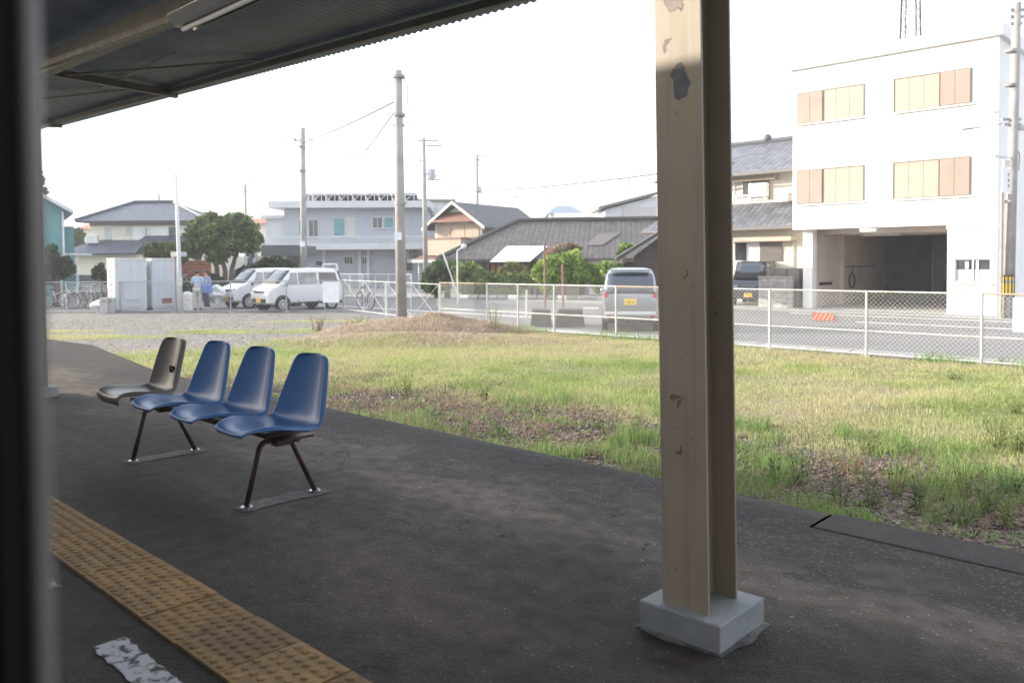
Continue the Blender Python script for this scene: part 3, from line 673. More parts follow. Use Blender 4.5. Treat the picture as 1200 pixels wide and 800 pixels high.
for fx in (-4.07, -5.6):
    lx = fx+4.85
    MB().path([(lx,0,.345),(lx,-.11,.345),(lx,-.14,.325),(lx,-.225,.012)], .015, 10).build('leg', 'seat_steel', be, smooth=True)
    MB().path([(lx,0,.345),(lx,.04,.345),(lx,.055,.325),(lx,.205,.012)], .015, 10).build('leg', 'seat_steel', be, smooth=True)
    MB().box(lx-.03,lx+.03,-.055,.055,.31,.372).tube((lx-.05,.07,.34),(lx+.05,.07,.34),.02,n=12).build('clamp', 'seat_steel', be, bevel=.004)
    for fy in (-.225, .205):
        MB().tube((lx,fy,0),(lx,fy,.010),.032,n=16).tube((lx+.012,fy+.01,.01),(lx+.012,fy+.01,.019),.008,n=6).build('foot_plate', 'steel_bright', be)

# ================================================================== fences
def linkmesh(L, z0, z1, s, r):
    """chain link: two families of real diagonal wires clipped to the panel (local x 0..L)"""
    mb = MB(); H = z1-z0; k = -H
    while k < L:
        a, b = max(k, 0), min(k+H, L)
        if b-a > .02:
            mb.tube((a,0,z0+a-k),(b,0,z0+b-k), r, n=3, cap=False); mb.tube((a,0.004,z1-(a-k)),(b,0.004,z1-(b-k)), r, n=3, cap=False)
        k += s*1.414
    return mb
def fence(name, label, pts, H, m_post, m_rail, mesh=True, mid=None, s=.085, wr=.0032, low=.06, rr_=.017, pr=.026, group=None, foot=True):
    P0 = Vector((*pts[0], GZ)); t = thing(name, label, 'fence', P0, 0, group)
    for q in pts: 
        x, y = q[0]-P0.x, q[1]-P0.y
        MB().tube((x,y,0),(x,y,H+.02), pr, n=10).build('post', m_post, t, smooth=False)
        if foot: MB().box(x-.09,x+.09,y-.09,y+.09,-.05,.03).build('post_footing', 'kerb_concrete', t)
    for k, (a, b) in enumerate(zip(pts[:-1], pts[1:])):
        a3 = Vector((a[0]-P0.x, a[1]-P0.y, 0)); b3 = Vector((b[0]-P0.x, b[1]-P0.y, 0)); L = (b3-a3).length; u = (b3-a3)/L
        top = MB().tube(a3+u*pr+Vector((0,0,H)), b3-u*pr+Vector((0,0,H)), rr_, n=8)
        top.build('top_rail', m_rail[k % len(m_rail)], t)
        MB().tube(a3+u*pr+Vector((0,0,low)), b3-u*pr+Vector((0,0,low)), rr_, n=8).build('bottom_rail', m_post, t)
        if mid: MB().tube(a3+u*pr+Vector((0,0,mid)), b3-u*pr+Vector((0,0,mid)), rr_*.9, n=8).build('middle_rail', m_post, t)
        if mesh:
            o = linkmesh(L-2*pr, low+.01, H-.01, s, wr).build('wire_mesh', 'fence_wire', t, loc=a3+u*pr); o.rotation_euler = (0,0,math.atan2(u.y,u.x))
    return t
FY = 16.2
fx = [-18.35, -16.35] + [-15.15, -13.85] + [-11.85+2.0*i for i in range(8)]
fence('chain_link_fence', 'long white chain link fence with rusty top rail between grass field and road', [(x, FY) for x in fx], 1.27,
      'fence_white', ['fence_rail_rust', 'fence_white', 'fence_white', 'fence_white'], mid=.50, s=.062, wr=.0024)
fence('mesh_fence', 'grey wire mesh fence in front of the storage boxes and parked vans at left', [(-26.0, 18.0), (-27.7, 16.6), (-29.4, 15.2), (-31.1, 13.8), (-32.8, 12.4), (-34.5, 11.0), (-36.2, 9.6), (-37.9, 8.2)], 1.2, 'fence_grey', ['fence_grey'], s=.12, wr=.0022)
# double gate with crossed braces between the two fences
ga, gb = Vector((-26.0, 18.05, GZ)), Vector((-18.45, 16.25, GZ)); gu = (gb-ga).normalized(); gl = (gb-ga).length/2
for i in range(2):
    g_ = thing('swing_gate', ['white tube gate leaf with crossed braces beside the blank white sign', 'white tube gate leaf with crossed braces behind the tall concrete pole'][i], 'gate', ga+gu*(gl*i+.02*i), math.atan2(gu.y, gu.x), 'gate leaves between the two fences')
    x1 = gl-.06; H = 1.22
    MB().tube((.03,0,.05),(.03,0,H+.06),.024,n=10).tube((x1,0,.05),(x1,0,H),.016,n=8).tube((.03,0,H),(x1,0,H),.013,n=8).tube((.03,0,.12),(x1,0,.12),.013,n=8).tube((x1/2,0,.12),(x1/2,0,H),.011,n=8).build('frame', 'fence_white', g_)
    for h in range(2):
        a = .03+h*(x1-.03)/2; b = a+(x1-.03)/2
        MB().tube((a,0,.12),(b,0,H),.007,n=6).tube((a,0.012,H),(b,0.012,.12),.007,n=6).build('cross_brace', 'fence_white', g_)
    MB().tube((x1-.05,-.02,.55),(x1-.05,-.02,.75),.02).build('latch', 'fence_grey', g_)
def signon(name, label, cat, px0, py0, px1, py1, Y, m, th=.012):
    a = yp(px0, py0, Y); b = yp(px1, py1, Y); t = MB().box(0, b.x-a.x, 0, th, b.z-a.z, 0).build(name, m, None, loc=a); return tag(t, label, cat)
bl = gp(388, 357); s_ = thing('blank_sign', 'blank white board on the mesh fence beside the second white van', 'sign', dp(388, 355, 30.4), R(43.5-8))
MB().box(-.32,.32,-.012,.012,.02,.80).build('panel', 'white_sheet', s_); MB().tube((-.25,.03,-.3),(-.25,.03,.8),.015).tube((.25,.03,-.3),(.25,.03,.8),.015).build('bracket', 'fence_grey', s_)
# red and white striped reflector plate on the fence
a = yp(952, 366, FY-.03); b = yp(978, 376, FY-.03)
rf = thing('reflector_board', 'small red reflector board with pale diagonal stripes wired to the fence', 'reflector', (a.x, FY-.035, b.z))
Lx, Hz = b.x-a.x, a.z-b.z; MB().box(0,Lx,-.006,.006,0,Hz).build('plate', 'reflect_red', rf)
for k in range(5): 
    x0 = Lx*(.02+.2*k); MB().poly([(x0,-.0065,.004),(x0+.035,-.0065,.004),(min(x0+.035+Hz*.6,Lx-.002),-.0065,Hz-.004),(min(x0+Hz*.6,Lx-.03),-.0065,Hz-.004)], (0,-.0015,0)).build('stripe', 'shutter_tan', rf)
a = yp(1187, 349, FY+.03); b = yp(1215, 390, FY+.03)
tag(MB().box(0, b.x-a.x, 0, .012, b.z-a.z, 0).build('sheet_panel', 'white_sheet', None, loc=a), 'white panel behind the fence mesh at the right edge', 'panel')
# ================================================================== vehicles
def car(name, label, loc, heading, L, W, H, paint, hood=.62, hoodz=.98, wsx=.75, group=None, glass='car_glass', rear_detail=False, plate='front', wipe=True, platetxt='54-12'):
    t = thing(name, label, 'van', loc, heading, group)
    hl = L/2; w_ = W/2
    # top line: x -> z ; plan half width
    tp = [(-hl, .62), (-hl+.02, .96), (-hl+.10, 1.28), (-hl+.20, H-.10), (-hl+.36, H-.02), (-hl+.9, H), (.1, H), (hl-wsx-hood+.02, H-.03), (hl-wsx-hood+.14, H-.10), (hl-hood-.02, hoodz+.05), (hl-hood+.12, hoodz-.01), (hl-.16, hoodz-.12), (hl-.05, hoodz-.24), (hl, .60)]
    def wid(x):
        e = (abs(x)/hl); return w_*(1-.10*max(0, (e-.86)/.14)**2)
    def sidey(x, z):
        b = wid(x)
        if z > .92: b -= (z-.92)*.17+.0
        if z < .35: b -= (.35-z)*.15
        return b
    vs = []; nr = 0
    for (x, zt) in tp:
        zb = .24 if abs(x) < hl-.1 else .30
        zz = [zb, .36, min(.55, zt-.03), min(.80, zt-.02), min(.94, zt-.01)]
        half = [(sidey(x, z)-.0, z) for z in zz]
        if zt > 1.0:
            half += [(sidey(x, .94+(zt-.94)*.5), .94+(zt-.94)*.5), (sidey(x, zt-.09)-.005, zt-.07), (sidey(x, zt)-.10, zt)]
        else:
            half += [(sidey(x, zt)-.02, zt-.004), (sidey(x, zt)-.06, zt-.001), (sidey(x, zt)-.12, zt)]
        half += [(.25, zt+.012)]
        rg = [(x, -y, z) for y, z in half] + [(x, y, z) for y, z in reversed(half)]; nr = len(rg); vs += rg
    fs = []
    for j in range(len(tp)-1): fs += [(j*nr+i, j*nr+(i+1) % nr, (j+1)*nr+(i+1) % nr, (j+1)*nr+i) for i in range(nr)]
    fs += [tuple(range(nr-1, -1, -1)), tuple(range((len(tp)-1)*nr, len(tp)*nr))]
    mb = MB(); mb.add(vs, fs); body = mb.build('body', paint, t, smooth=True, sub=2)
    def strip(name, pts, m, off=.004, side=1, parent=None):     # polygon on the side surface
        mb = MB(); P = [(x, side*(sidey(x, z)+off), z) for x, z in pts]; c = Vector((sum(p[0] for p in P)/len(P), sum(p[1] for p in P)/len(P), sum(p[2] for p in P)/len(P)))
        mb.poly(P, (0, -side*.03, 0)); return mb.build(name, m, parent or t)
    fr = hl-wsx-hood
    zt0, zt1 = 1.02, H-.17
    for side in (1, -1):
        f1 = hl-hood-.22
        strip('side_window', [(f1-.08, zt0), (.42, zt0), (.42, zt1), (fr+.10, zt1), (f1-.25, zt0+.28)], glass, side=side)
        strip('side_window', [(.36, zt0), (-.48, zt0), (-.48, zt1), (.36, zt1)], glass if side > 0 else glass, side=side)
        strip('side_window', [(-.58, zt0), (-hl+.24, zt0+.02), (-hl+.33, zt1-.02), (-.58, zt1)], 'car_glass', side=side)
        for xx in (.39, -.53, f1-.02):
            strip('door_gap', [(xx-.011, .34), (xx+.011, .34), (xx+.011, zt0-.02), (xx-.011, zt0-.02)], 'black', .002, side)
        strip('sill', [(-hl+.75, .27), (hl-.85, .27), (hl-.85, .33), (-hl+.75, .33)], 'black', .006, side)
        for xx in (.18, -.75+.02): MB().box(xx-.07, xx+.07, -.012, .012, -.012, .012).build('door_handle', paint, t, loc=(0, side*(w_+.006), .86), bevel=.004)
        MB().ball((f1-.02, side*(w_+.07), 1.02), .085, (.55,.8,.85)).build('mirror', paint if paint != 'paint_white' else 'black', t, smooth=True)
    # glass front and rear, laid on the slopes
    def slope(name, p, q, w0, w1, m, out):
        d = Vector((q[0]-p[0], 0, q[1]-p[1])).normalized(); nn = Vector((d.z, 0, -d.x))*out
        mb = MB(); rows = []
        for k in range(5):
            s = k/4; x = p[0]+(q[0]-p[0])*s; z = p[1]+(q[1]-p[1])*s; ww = w0+(w1-w0)*s; rows.append([(x-abs(u)**3*.05*np.sign(out*nn.x if nn.x else 1), u*ww, z) for u in (-1,-.6,0,.6,1)])
        V = [Vector(v)+nn*.012 for r_ in rows for v in r_]; F_ = [(j*5+i, j*5+i+1, (j+1)*5+i+1, (j+1)*5+i) for j in range(4) for i in range(4)]
        mb.add(V, F_); o = mb.build(name, m, t, smooth=True); s2 = o.modifiers.new('t', 'SOLIDIFY'); s2.thickness = .012; return o
    slope('windshield_seal', (hl-hood+.02, hoodz+.03), (fr+.09, H-.09), w_-.10, w_-.17, 'black', 1).location = (.040, 0, .026)
    slope('windshield', (hl-hood-.04, hoodz+.07), (fr+.13, H-.13), w_-.135, w_-.205, 'car_glass', 1).location = (.052, 0, .034)
    slope('rear_window', (-hl+.045, 1.01), (-hl+.17, H-.15), w_-.11, w_-.16, 'car_glass', -1)
    # wheels
    for sx in (hl-.62, -hl+.58):
        for side in (1, -1):
            wh = MB().tube((0,-.075,0),(0,.075,0),.275,n=28).build('wheel', 'tyre', t, loc=(sx, side*(w_-.075), .275), bevel=.02)
            yy = side*.078
            MB().tube((0,yy-.008*side,0),(0,yy+.006*side,0),.185,n=24).build('rim', 'rim', wh)
            for k in range(8):
                a = 2*pi*k/8; MB().tube((.11*math.cos(a), yy+.007*side, .11*math.sin(a)), (.11*math.cos(a), yy+.010*side, .11*math.sin(a)), .030, n=8).build('rim_hole', 'black', wh)
            mb = MB(); mb.tube((0,0,0),(0,.006*side,0),.335,n=28); mb.build('wheel_arch', 'black', t, loc=(sx, side*(w_+.001), .30))
            wh.location.y = side*(w_-.060)
    fx_ = hl-.012
    for side in (1, -1):
        MB().box(-.10,.03,-.11,.11,-.08,.09).build('headlight', 'lamp_clear', t, loc=(hl-.085, side*(w_-.20), .74), bevel=.02)
        MB().box(-.02,.05,-.055,.055,-.20,.17).build('tail_light', 'lamp_clear', t, loc=(-hl+.025, side*(w_-.10), .97), bevel=.012)
        MB().box(-.025,.05,-.05,.05,-.02,.13).build('tail_light', 'lamp_red', t, loc=(-hl+.025, side*(w_-.10), .92), bevel=.012)
        MB().box(-.012,.02,-.06,.06,-.02,.02).build('reflector', 'lamp_red', t, loc=(-hl-.002, side*(w_-.16), .42))
    MB().box(-.03,.02,-.40,.40,-.035,.035).build('grille', 'black', t, loc=(hl-.045, 0, .745), bevel=.008)
    MB().box(-.03,.024,-.52,.52,-.08,.08).build('lower_grille', 'black', t, loc=(hl-.01, 0, .42), bevel=.01)
    MB().box(-.02,.02,-.30,.30,-.010,.010).build('trim_strip', 'steel_bright', t, loc=(hl-.02, 0, .79))
    MB().box(-.03,.02,-.66,.66,-.05,.04).build('rear_bumper', 'paint_white' if paint != 'paint_navy' else paint, t, loc=(-hl-.005, 0, .50), bevel=.015)
    MB().box(-.03,.01,-.60,.60,-.10,.05).build('bumper_lower', 'black', t, loc=(-hl+.0, 0, .33), bevel=.01)
    MB().box(-.02,.14,-.52,.52,-.02,.02).build('spoiler', paint, t, loc=(-hl+.09, 0, H-.055), bevel=.01)
    for xx, rz in ((hl+.016, 1), (-hl-.012, -1)):
        pz, py = (.44, .22) if rz == 1 else (.80, 0)
        pl = MB().box(-.006,.006,-.165,.165,-.083,.083).build('number_plate', 'plate_yellow', t, loc=(xx, py*0, pz))
        txt(platetxt, pl, 'black', .085, rz)
    return t
def txt(s, parent, m, size, d):
    cu = bpy.data.curves.new('digits', 'FONT'); cu.body = s; cu.size = size; cu.align_x = 'CENTER'; cu.extrude = .0015
    o = bpy.data.objects.new('digits', cu); COL.objects.link(o); dg = bpy.context.evaluated_depsgraph_get(); me = bpy.data.meshes.new_from_object(o.evaluated_get(dg))
    bpy.data.objects.remove(o); o = bpy.data.objects.new('digits', me); COL.objects.link(o); me.materials.clear(); me.materials.append(M[m]); o.parent = parent
    o.location = (.0075*d, 0, -size*.45); o.rotation_euler = (pi/2, 0, pi/2*d); return o
def base(px, d): p = dp(px, 320, d); return Vector((p.x, p.y, GZ+.016))
fwd = Vector((-math.sin(YAW), math.cos(YAW))); rgt = Vector((math.cos(YAW), math.sin(YAW)))
h1 = math.atan2(*( (-rgt*math.cos(R(46)) - fwd*math.sin(R(46))).yx ))
v1 = car('parked_van', 'white boxy van parked nearest the blank sign, full side showing', base(348, 32.6), h1, 3.40, 1.475, 1.66, 'paint_white', group='white vans parked side by side', glass='car_glass_light', hood=.50, wsx=.62, hoodz=1.02)
v2 = dup(v1, 'white boxy van parked behind another white van, nearer the two people', base(309, 34.8), h1)
d_ = base(738.5, 21.6)-Vector((0,0,0)); hr = math.atan2(d_.y, d_.x)
car('parked_car', 'silver tall wagon seen from behind beyond the fence, yellow plate, left of the pillar', base(738.5, 23.0), hr, 3.40, 1.475, 1.68, 'paint_silver', platetxt='58-12')['category'] = 'car'
h3 = math.atan2(*((-fwd*math.cos(R(27))-rgt*math.sin(R(27))).yx))
car('parked_minivan', 'dark navy van parked in front of the tiled house right of the pillar', base(886, 34.6), h3, 3.5, 1.5, 1.83, 'paint_navy', hood=.35, wsx=.5, hoodz=1.0, glass='car_glass')

# ================================================================== building helpers
class Fac:
    """a building seen from the street: local x to the right along its front, y away, z up from the ground"""
    def __init__(s, name, label, cat, px, d, extra, group=None, Y=None):
        p = dp(px, 320, d) if Y is None else yp(px, 320, Y)
        s.t = thing(name, label, cat, (p.x, p.y, GZ), R(43.5+extra) if Y is None else R(extra), group); s.rot = s.t.rotation_euler[2]; s.o = Vector((p.x, p.y, GZ))
        s.ux = Vector((math.cos(s.rot), math.sin(s.rot), 0)); s.uy = Vector((-math.sin(s.rot), math.cos(s.rot), 0))
    def p(s, px, py, y=0.0):
        r = ray(px, py); k = ((s.o-EYE).dot(s.uy)+y)/r.dot(s.uy); q = EYE+r*k-s.o; return q.dot(s.ux), q.z
    def box(s, name, m, x0, x1, y0, y1, z0, z1, parent=None, bevel=0): return bx(name, m, parent or s.t, min(x0,x1), max(x0,x1), y0, y1, min(z0,z1), max(z0,z1), bevel)
    def pbox(s, name, m, px0, py0, px1, py1, y0, y1, parent=None):
        (x0, za), (x1, zb) = s.p(px0, py0, y0), s.p(px1, py1, y0)
        return s.box(name, m, x0, x1, y0, y1, za, zb, parent)
def window(F_, px0, py0, px1, py1, glassm='glass_dark', frame='alu', y=0.0, panes=2, sill=True, name='window', w=.05, mids=None):
    (x0, z1), (x1, z0) = F_.p(px0, py0, y), F_.p(px1, py1, y); x0, x1 = min(x0,x1), max(x0,x1); z0, z1 = min(z0,z1), max(z0,z1)
    mb = MB(); mb.box(x0-w, x1+w, y-.05, y+.02, z0-w, z0).box(x0-w, x1+w, y-.05, y+.02, z1, z1+w).box(x0-w, x0, y-.05, y+.02, z0, z1).box(x1, x1+w, y-.05, y+.02, z0, z1)
    for k in range(1, panes): xm = x0+(x1-x0)*k/panes; mb.box(xm-w*.4, xm+w*.4, y-.045, y+.01, z0, z1)
    f = mb.build(name, frame, F_.t)
    for k in range(panes):
        mm = glassm[k % len(glassm)] if isinstance(glassm, (list, tuple)) else glassm
        a = x0+(x1-x0)*k/panes+(w*.4 if k else 0); b = x0+(x1-x0)*(k+1)/panes-(w*.4 if k < panes-1 else 0)
        bx('pane', mm, f, a, b, y-.022, y+.0, z0, z1)
    if sill: bx('sill', frame, f, x0-w*1.4, x1+w*1.4, y-.11, y-.052, z0-w-.03, z0-w+.01)
    return f

# ================================================================== white three storey building on the right
WB = Fac('white_building', 'white three storey block with beige shutters above an open garage', 'building', 1168, 0, 0, Y=30.0)
t = WB.t; XR = 0.0; XL = WB.p(929, 200)[0]; ZT = 9.48; zb = 3.02; DEPTH = 9.0
# upper storeys as walls with real openings left for the shutters
def wall_open(F_, name, m, x0, x1, z0, z1, holes, y0=0, y1=.22):
    xsx = sorted({x0, x1, *[h[0] for h in holes], *[h[1] for h in holes]}); zsx = sorted({z0, z1, *[h[2] for h in holes], *[h[3] for h in holes]}); mb = MB()
    for a, b in zip(xsx[:-1], xsx[1:]):
        run = None
        for c, d in zip(zsx[:-1], zsx[1:]):
            hole = any(h[0]-1e-6 <= a and b <= h[1]+1e-6 and h[2]-1e-6 <= c and d <= h[3]+1e-6 for h in holes)
            if not hole: run = [c, d] if run is None else [run[0], d]
            if (hole or d == zsx[-1]) and run: mb.box(a, b, y0, y1, *run); run = None
    return mb.build(name, m, F_.t)
W_ = {}
cols = [(WB.p(935,0)[0], WB.p(1014,0)[0]), (WB.p(1048,0)[0], WB.p(1140,0)[0])]; rows = [(3.97, 5.27), (7.0, 8.18)]
holes = [(a, b, c, d) for a, b in cols for c, d in rows]
wall_open(WB, 'front_wall', 'white_wall', XL, XR, zb, ZT-.36, holes)
WB.box('side_wall', 'white_wall', XR-.22, XR, .222, DEPTH, zb-3.02, ZT-.36); WB.box('side_wall', 'white_wall', XL, XL+.22, .222, DEPTH, zb, ZT-.36)
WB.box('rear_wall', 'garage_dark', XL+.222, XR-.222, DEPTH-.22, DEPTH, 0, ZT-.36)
WB.box('roof_slab', 'white_wall', XL+.01, XR-.01, .01, DEPTH-.01, ZT-.355, ZT-.2)
mb = MB(); mb.box(XL-.14, XR+.14, -.14, .0, ZT-.42, ZT).box(XL-.14, XL, .001, DEPTH+.1, ZT-.42, ZT).box(XR, XR+.14, .001, DEPTH+.1, ZT-.42, ZT); mb.build('parapet', 'white_wall', t, bevel=.015)
WB.box('garage_ceiling', 'garage_wall', XL+.01, XR-.23, .23, DEPTH-.23, zb, zb+.15)
for ci, (a, b) in enumerate(cols):
    for ri, (c, d) in enumerate(rows):
        f = MB().box(a, b, -.03, .05, c, c+.035).box(a, b, -.03, .05, d-.035, d).box(a, a+.035, -.03, .05, c+.035, d-.035).box(b-.035, b, -.03, .05, c+.035, d-.035).build('window', 'alu_brown', t)
        sp = a+(b-a)*(.385 if ci == 0 else .60)
        for (p, q, mm) in ((a+.035, sp, 'shutter_tan' if ci == 0 else 'shutter_cream'), (sp+.025, b-.035, 'shutter_cream' if ci == 0 else 'shutter_tan')):
            big = q-p > (b-a)*.45; nn = 2 if not big else (3 if ci else 3); dy = -.045 if mm == 'shutter_tan' else -.015
            for k in range(nn): 
                MB().box(p+(q-p)*k/nn+.006, p+(q-p)*(k+1)/nn-.006, dy, dy+.02, c+.035, d-.035).build('shutter', mm, f)
            MB().box(p, q, dy+.021, dy+.03, c+.035, d-.035).build('backing', mm, f)
        MB().box(sp, sp+.025, -.055, -.005, c+.035, d-.035).build('divider', 'alu_brown', f)
        MB().box(a-.05, b+.05, -.09, -.031, c-.05, c).build('sill', 'white_wall', f)
# ground floor: office corner, left pier, garage
XG = WB.p(1110, 300)[0]; XP0 = WB.p(941,300,.35)[0]; XP1 = WB.p(952,300,.35)[0]
(wx0, wz1), (wx1, wz0) = WB.p(1119, 303), WB.p(1161, 331)
wall_open(WB, 'office_wall', 'white_wall', XG, XR, 0, zb-.001, [(wx0, wx1, wz0, wz1)], 0, .2)
WB.box('ledge', 'white_wall', XG-.02, XR+.06, -.07, -.003, zb-.14, zb-.02)
WB.box('office_side', 'garage_wall', XG, XG+.15, .201, 4.5, 0, zb-.001)
ow = MB(); ow.box(wx0, wx1, .04, .10, wz0, wz0+.04).box(wx0, wx1, .04, .10, wz1-.04, wz1).box(wx0, wx0+.04, .04, .10, wz0+.04, wz1-.04).box(wx1-.04, wx1, .04, .10, wz0+.04, wz1-.04).box((wx0+wx1)/2-.03, (wx0+wx1)/2+.03, .03, .10, wz0+.04, wz1-.04)
f = ow.build('office_window', 'alu', t); MB().box(wx0+.04, wx1-.04, .065, .075, wz0+.04, wz0+.42).build('frosted_pane', 'curtain', f); MB().box(wx0+.04, wx1-.04, .065, .075, wz0+.421, wz1-.04).build('pane', 'glass_dark', f)
MB().box(wx0+.30, wx0+.40, .045, .06, wz0+.45, wz1-.1).box(wx0+.62, wx0+.70, .045, .06, wz0+.04, wz1-.06).build('notice', 'white_sheet', f)
MB().box(wx0-.06, wx1+.06, -.08, -.002, wz0-.07, wz0-.01).build('sill', 'white_wall', f)
WB.box('pier', 'white_wall', XP0, XP1, .35, .75, 0, zb-.001)
WB.box('garage_side_wall', 'garage_wall', XP0, XP0+.2, .751, DEPTH-.23, 0, zb-.001)
WB.box('wall_pipe', 'garage_wall', XP0+.2, XP0+.36, 3.4, 3.55, 0, zb-.001); WB.box('wall_rail', 'garage_dark', XP0+.2, XP0+.23, 3.56, 7.5, 1.55, 1.59)
WB.box('letter_slot', 'black', XP0+.2, XP0+.22, 1.4, 2.6, .86, .98)
WB.box('back_door', 'alu_brown', XG-2.0, XG-.2, DEPTH-.27, DEPTH-.225, 0, 2.2); WB.box('back_panel', 'garage_wall', XG-3.0, XG-2.1, DEPTH-.30, DEPTH-.225, .3, 2.75)
WB.box('back_panel', 'garage_dark', XG-2.72, XG-2.4, DEPTH-.33, DEPTH-.302, 1.5, 1.8); 
for k in range(3): WB.box('ceiling_beam', 'garage_wall', XP0+.21, XG-.01, 1.2+2.2*k, 1.4+2.2*k, zb-.18, zb-.002)
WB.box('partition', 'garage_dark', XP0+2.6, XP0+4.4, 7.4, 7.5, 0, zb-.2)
mb = MB(); mb.box(XP0+.37, XG, .30, DEPTH-.24, -.005, .04); mb.build('garage_floor', 'concrete', t)
li = thing('garage_light', 'short lit strip light on the garage ceiling', 'light', WB.o+WB.ux*(WB.p(1017,266,.6)[0])+WB.uy*.6+Vector((0,0,zb-.09)))
MB().box(-.26,.26,-.06,.06,-.02,.05).build('diffuser', 'lamp_lit', li, bevel=.01); MB().box(-.28,.28,-.07,.07,.052,.085).build('casing', 'white_metal', li)
l2 = thing('tube_light', 'long unlit tube light behind the lit one in the garage', 'light', WB.o+WB.ux*(WB.p(1034,271,1.9)[0])+WB.uy*1.8+Vector((0,0,zb-.24)))
MB().tube((-.65,0,0),(.65,0,0),.02).build('tube', 'white_metal', l2); MB().box(-.66,.66,-.04,.04,.021,.06).build('casing', 'white_metal', l2)
bw = thing('spare_wheel', 'thin bicycle wheel with green hose hung on the garage wall', 'wheel', WB.o+WB.ux*(XP0+.26)+WB.uy*4.6+Vector((0,0,1.0)))
MB().torus((0,0,0),(1,0,.0),.30,.022,28,8).build('tyre', 'tyre', bw, smooth=True)
mb = MB()
for k in range(14): mb.tube((0,0,0),(0,.29*math.cos(2*pi*k/14),.29*math.sin(2*pi*k/14)),.003,n=4)
mb.build('spokes', 'alu', bw); MB().path([(0,.05,.32),(.02,.02,.5),(0,0,.62)],.015).torus((0,0,.2),(1,0,0),.12,.012).build('hose', 'green_hose', bw)
# small brick edge / planting line at the garage mouth
wl = WB.p(1000,300)[0]
# antenna mast
am = thing('lattice_mast', 'grey steel lattice antenna mast on the white building roof', 'mast', WB.o+WB.ux*WB.p(1067,40,3)[0]+WB.uy*3+Vector((0,0,ZT-.2)))
mb = MB(); c4 = [(-.3,-.3),(.3,-.3),(.3,.3),(-.3,.3)]
mb_legs = MB()
for (a, b) in c4: mb_legs.tube((a,b,0),(a*.6,b*.6,6),.032,n=6)
mb_legs.build('legs', 'seat_steel', am)
for k in range(8):
    z0_, z1_ = k*.75, (k+1)*.75; s0, s1 = 1-.4*z0_/6, 1-.4*z1_/6
    for i in range(4):
        a, b = c4[i], c4[(i+1) % 4]; mb.tube((a[0]*s0,a[1]*s0,z0_),(b[0]*s1,b[1]*s1,z1_),.016,n=4); mb.tube((b[0]*s0,b[1]*s0,z0_),(a[0]*s1,a[1]*s1,z1_),.016,n=4); mb.tube((a[0]*s1,a[1]*s1,z1_),(b[0]*s1,b[1]*s1,z1_),.016,n=4)
mb.build('bracing', 'fence_grey', am)
# spotlight brackets on the facade
for px, py in ((882, 0),):
    pass
sl = thing('wall_light', 'small grey lamp on a bracket high on the white facade', 'light', WB.o+WB.ux*WB.p(1163,129)[0]+Vector((0,-.2,WB.p(1163,129)[1])))
MB().tube((0,.2,0),(0,0,0),.015).build('arm', 'alu', sl); MB().box(-.2,.02,-.06,.06,-.05,.03).build('head', 'alu', sl, bevel=.01)

# ================================================================== tiled house right of the pillar
H1 = Fac('tiled_house', 'cream two storey house with grey tiled roofs between the pillar and white building', 'house', 930, 0, 0, Y=33.5)
X0, X1 = H1.p(772, 300)[0], H1.p(942, 300)[0]; ze = H1.p(890, 266)[1]; zu0 = ze+.95; zue = H1.p(890, 199)[1]
H1.box('lower_wall', 'cream_wall', X0, X1, 0, 7, 0, ze); xu1 = H1.p(921, 220, 1.2)[0]
H1.box('upper_wall', 'cream_wall', X0+.5, xu1+3, 1.2, 6.6, ze-.05, zue)
xr = H1.p(897,236,1.2)[0]
roofmesh('lower_roof', 'tile_grey', H1.t, [[(X0-.5,-.7,ze), (X1+.3,-.7,ze), (X1+.3,1.2,ze+1.15), (X0+.3,1.2,ze+1.15)]])
ru = zue; xrg = H1.p(893,172,4)[0]
roofmesh('upper_roof', 'tile_grey', H1.t, [[(X0-.3,.3,ru),(xu1+3.6,.3,ru),(xu1+.8,3.9,ru+1.75),(xrg,3.9,ru+1.75),(X0+1.5,3.9,ru+1.75)], [(X0-.3,7.4,ru),(X0-.3,.3,ru),(X0+1.5,3.9,ru+1.75)], [(xu1+3.6,.3,ru),(xu1+3.6,7.4,ru),(xu1+.8,3.9,ru+1.75)]])
MB().tube((X0+1.5,3.9,ru+1.8),(xu1+.8,3.9,ru+1.8),.13,n=8).ball((X0+3.7,3.88,ru+1.95),.2).build('ridge', 'tile_grey', H1.t)
MB().tube((X0-.3,.1,ru-.15),(xu1+3.4,.1,ru-.15),.06,n=8).build('gutter', 'alu_brown', H1.t); MB().tube((X0-.5,-.78,ze-.12),(X1+.3,-.78,ze-.12),.06,n=8).build('gutter', 'alu_brown', H1.t)
window(H1, 862, 213, 879, 228, ['curtain','glass_dark'], 'alu', 1.19, 2); H1.pbox('storm_shutter', 'alu_brown', 880, 211, 901, 233, 1.08, 1.15)
H1.pbox('window_hood', 'shutter_tan', 856, 207, 908, 209.5, .75, 1.18)
window(H1, 862, 285, 890, 305, ['glass_dark','white_sheet'], 'alu', 0, 2); 
a, b = H1.p(891, 284), H1.p(917, 306); mb = MB()
for k in range(9): zz = b[1]+(a[1]-b[1])*k/9; mb.box(a[0], b[0], -.06, -.004, zz, zz+(a[1]-b[1])/9-.02)
mb.build('louvre_shutter', 'alu_brown', H1.t)
H1.pbox('window_hood', 'beige_panel', 850, 279, 927, 282, -.55, -.002)
x, z = H1.p(930, 300); MB().tube((x,-.06,.1),(x,-.06,z+.9),.035).build('downpipe', 'light_wall', H1.t)
ac = thing('air_conditioner', 'white outdoor air conditioner unit on the lower tiled roof', 'air conditioner', H1.o+H1.ux*H1.p(889,232,.2)[0]+H1.uy*.2+Vector((0,0,H1.p(889,234,.2)[1])))
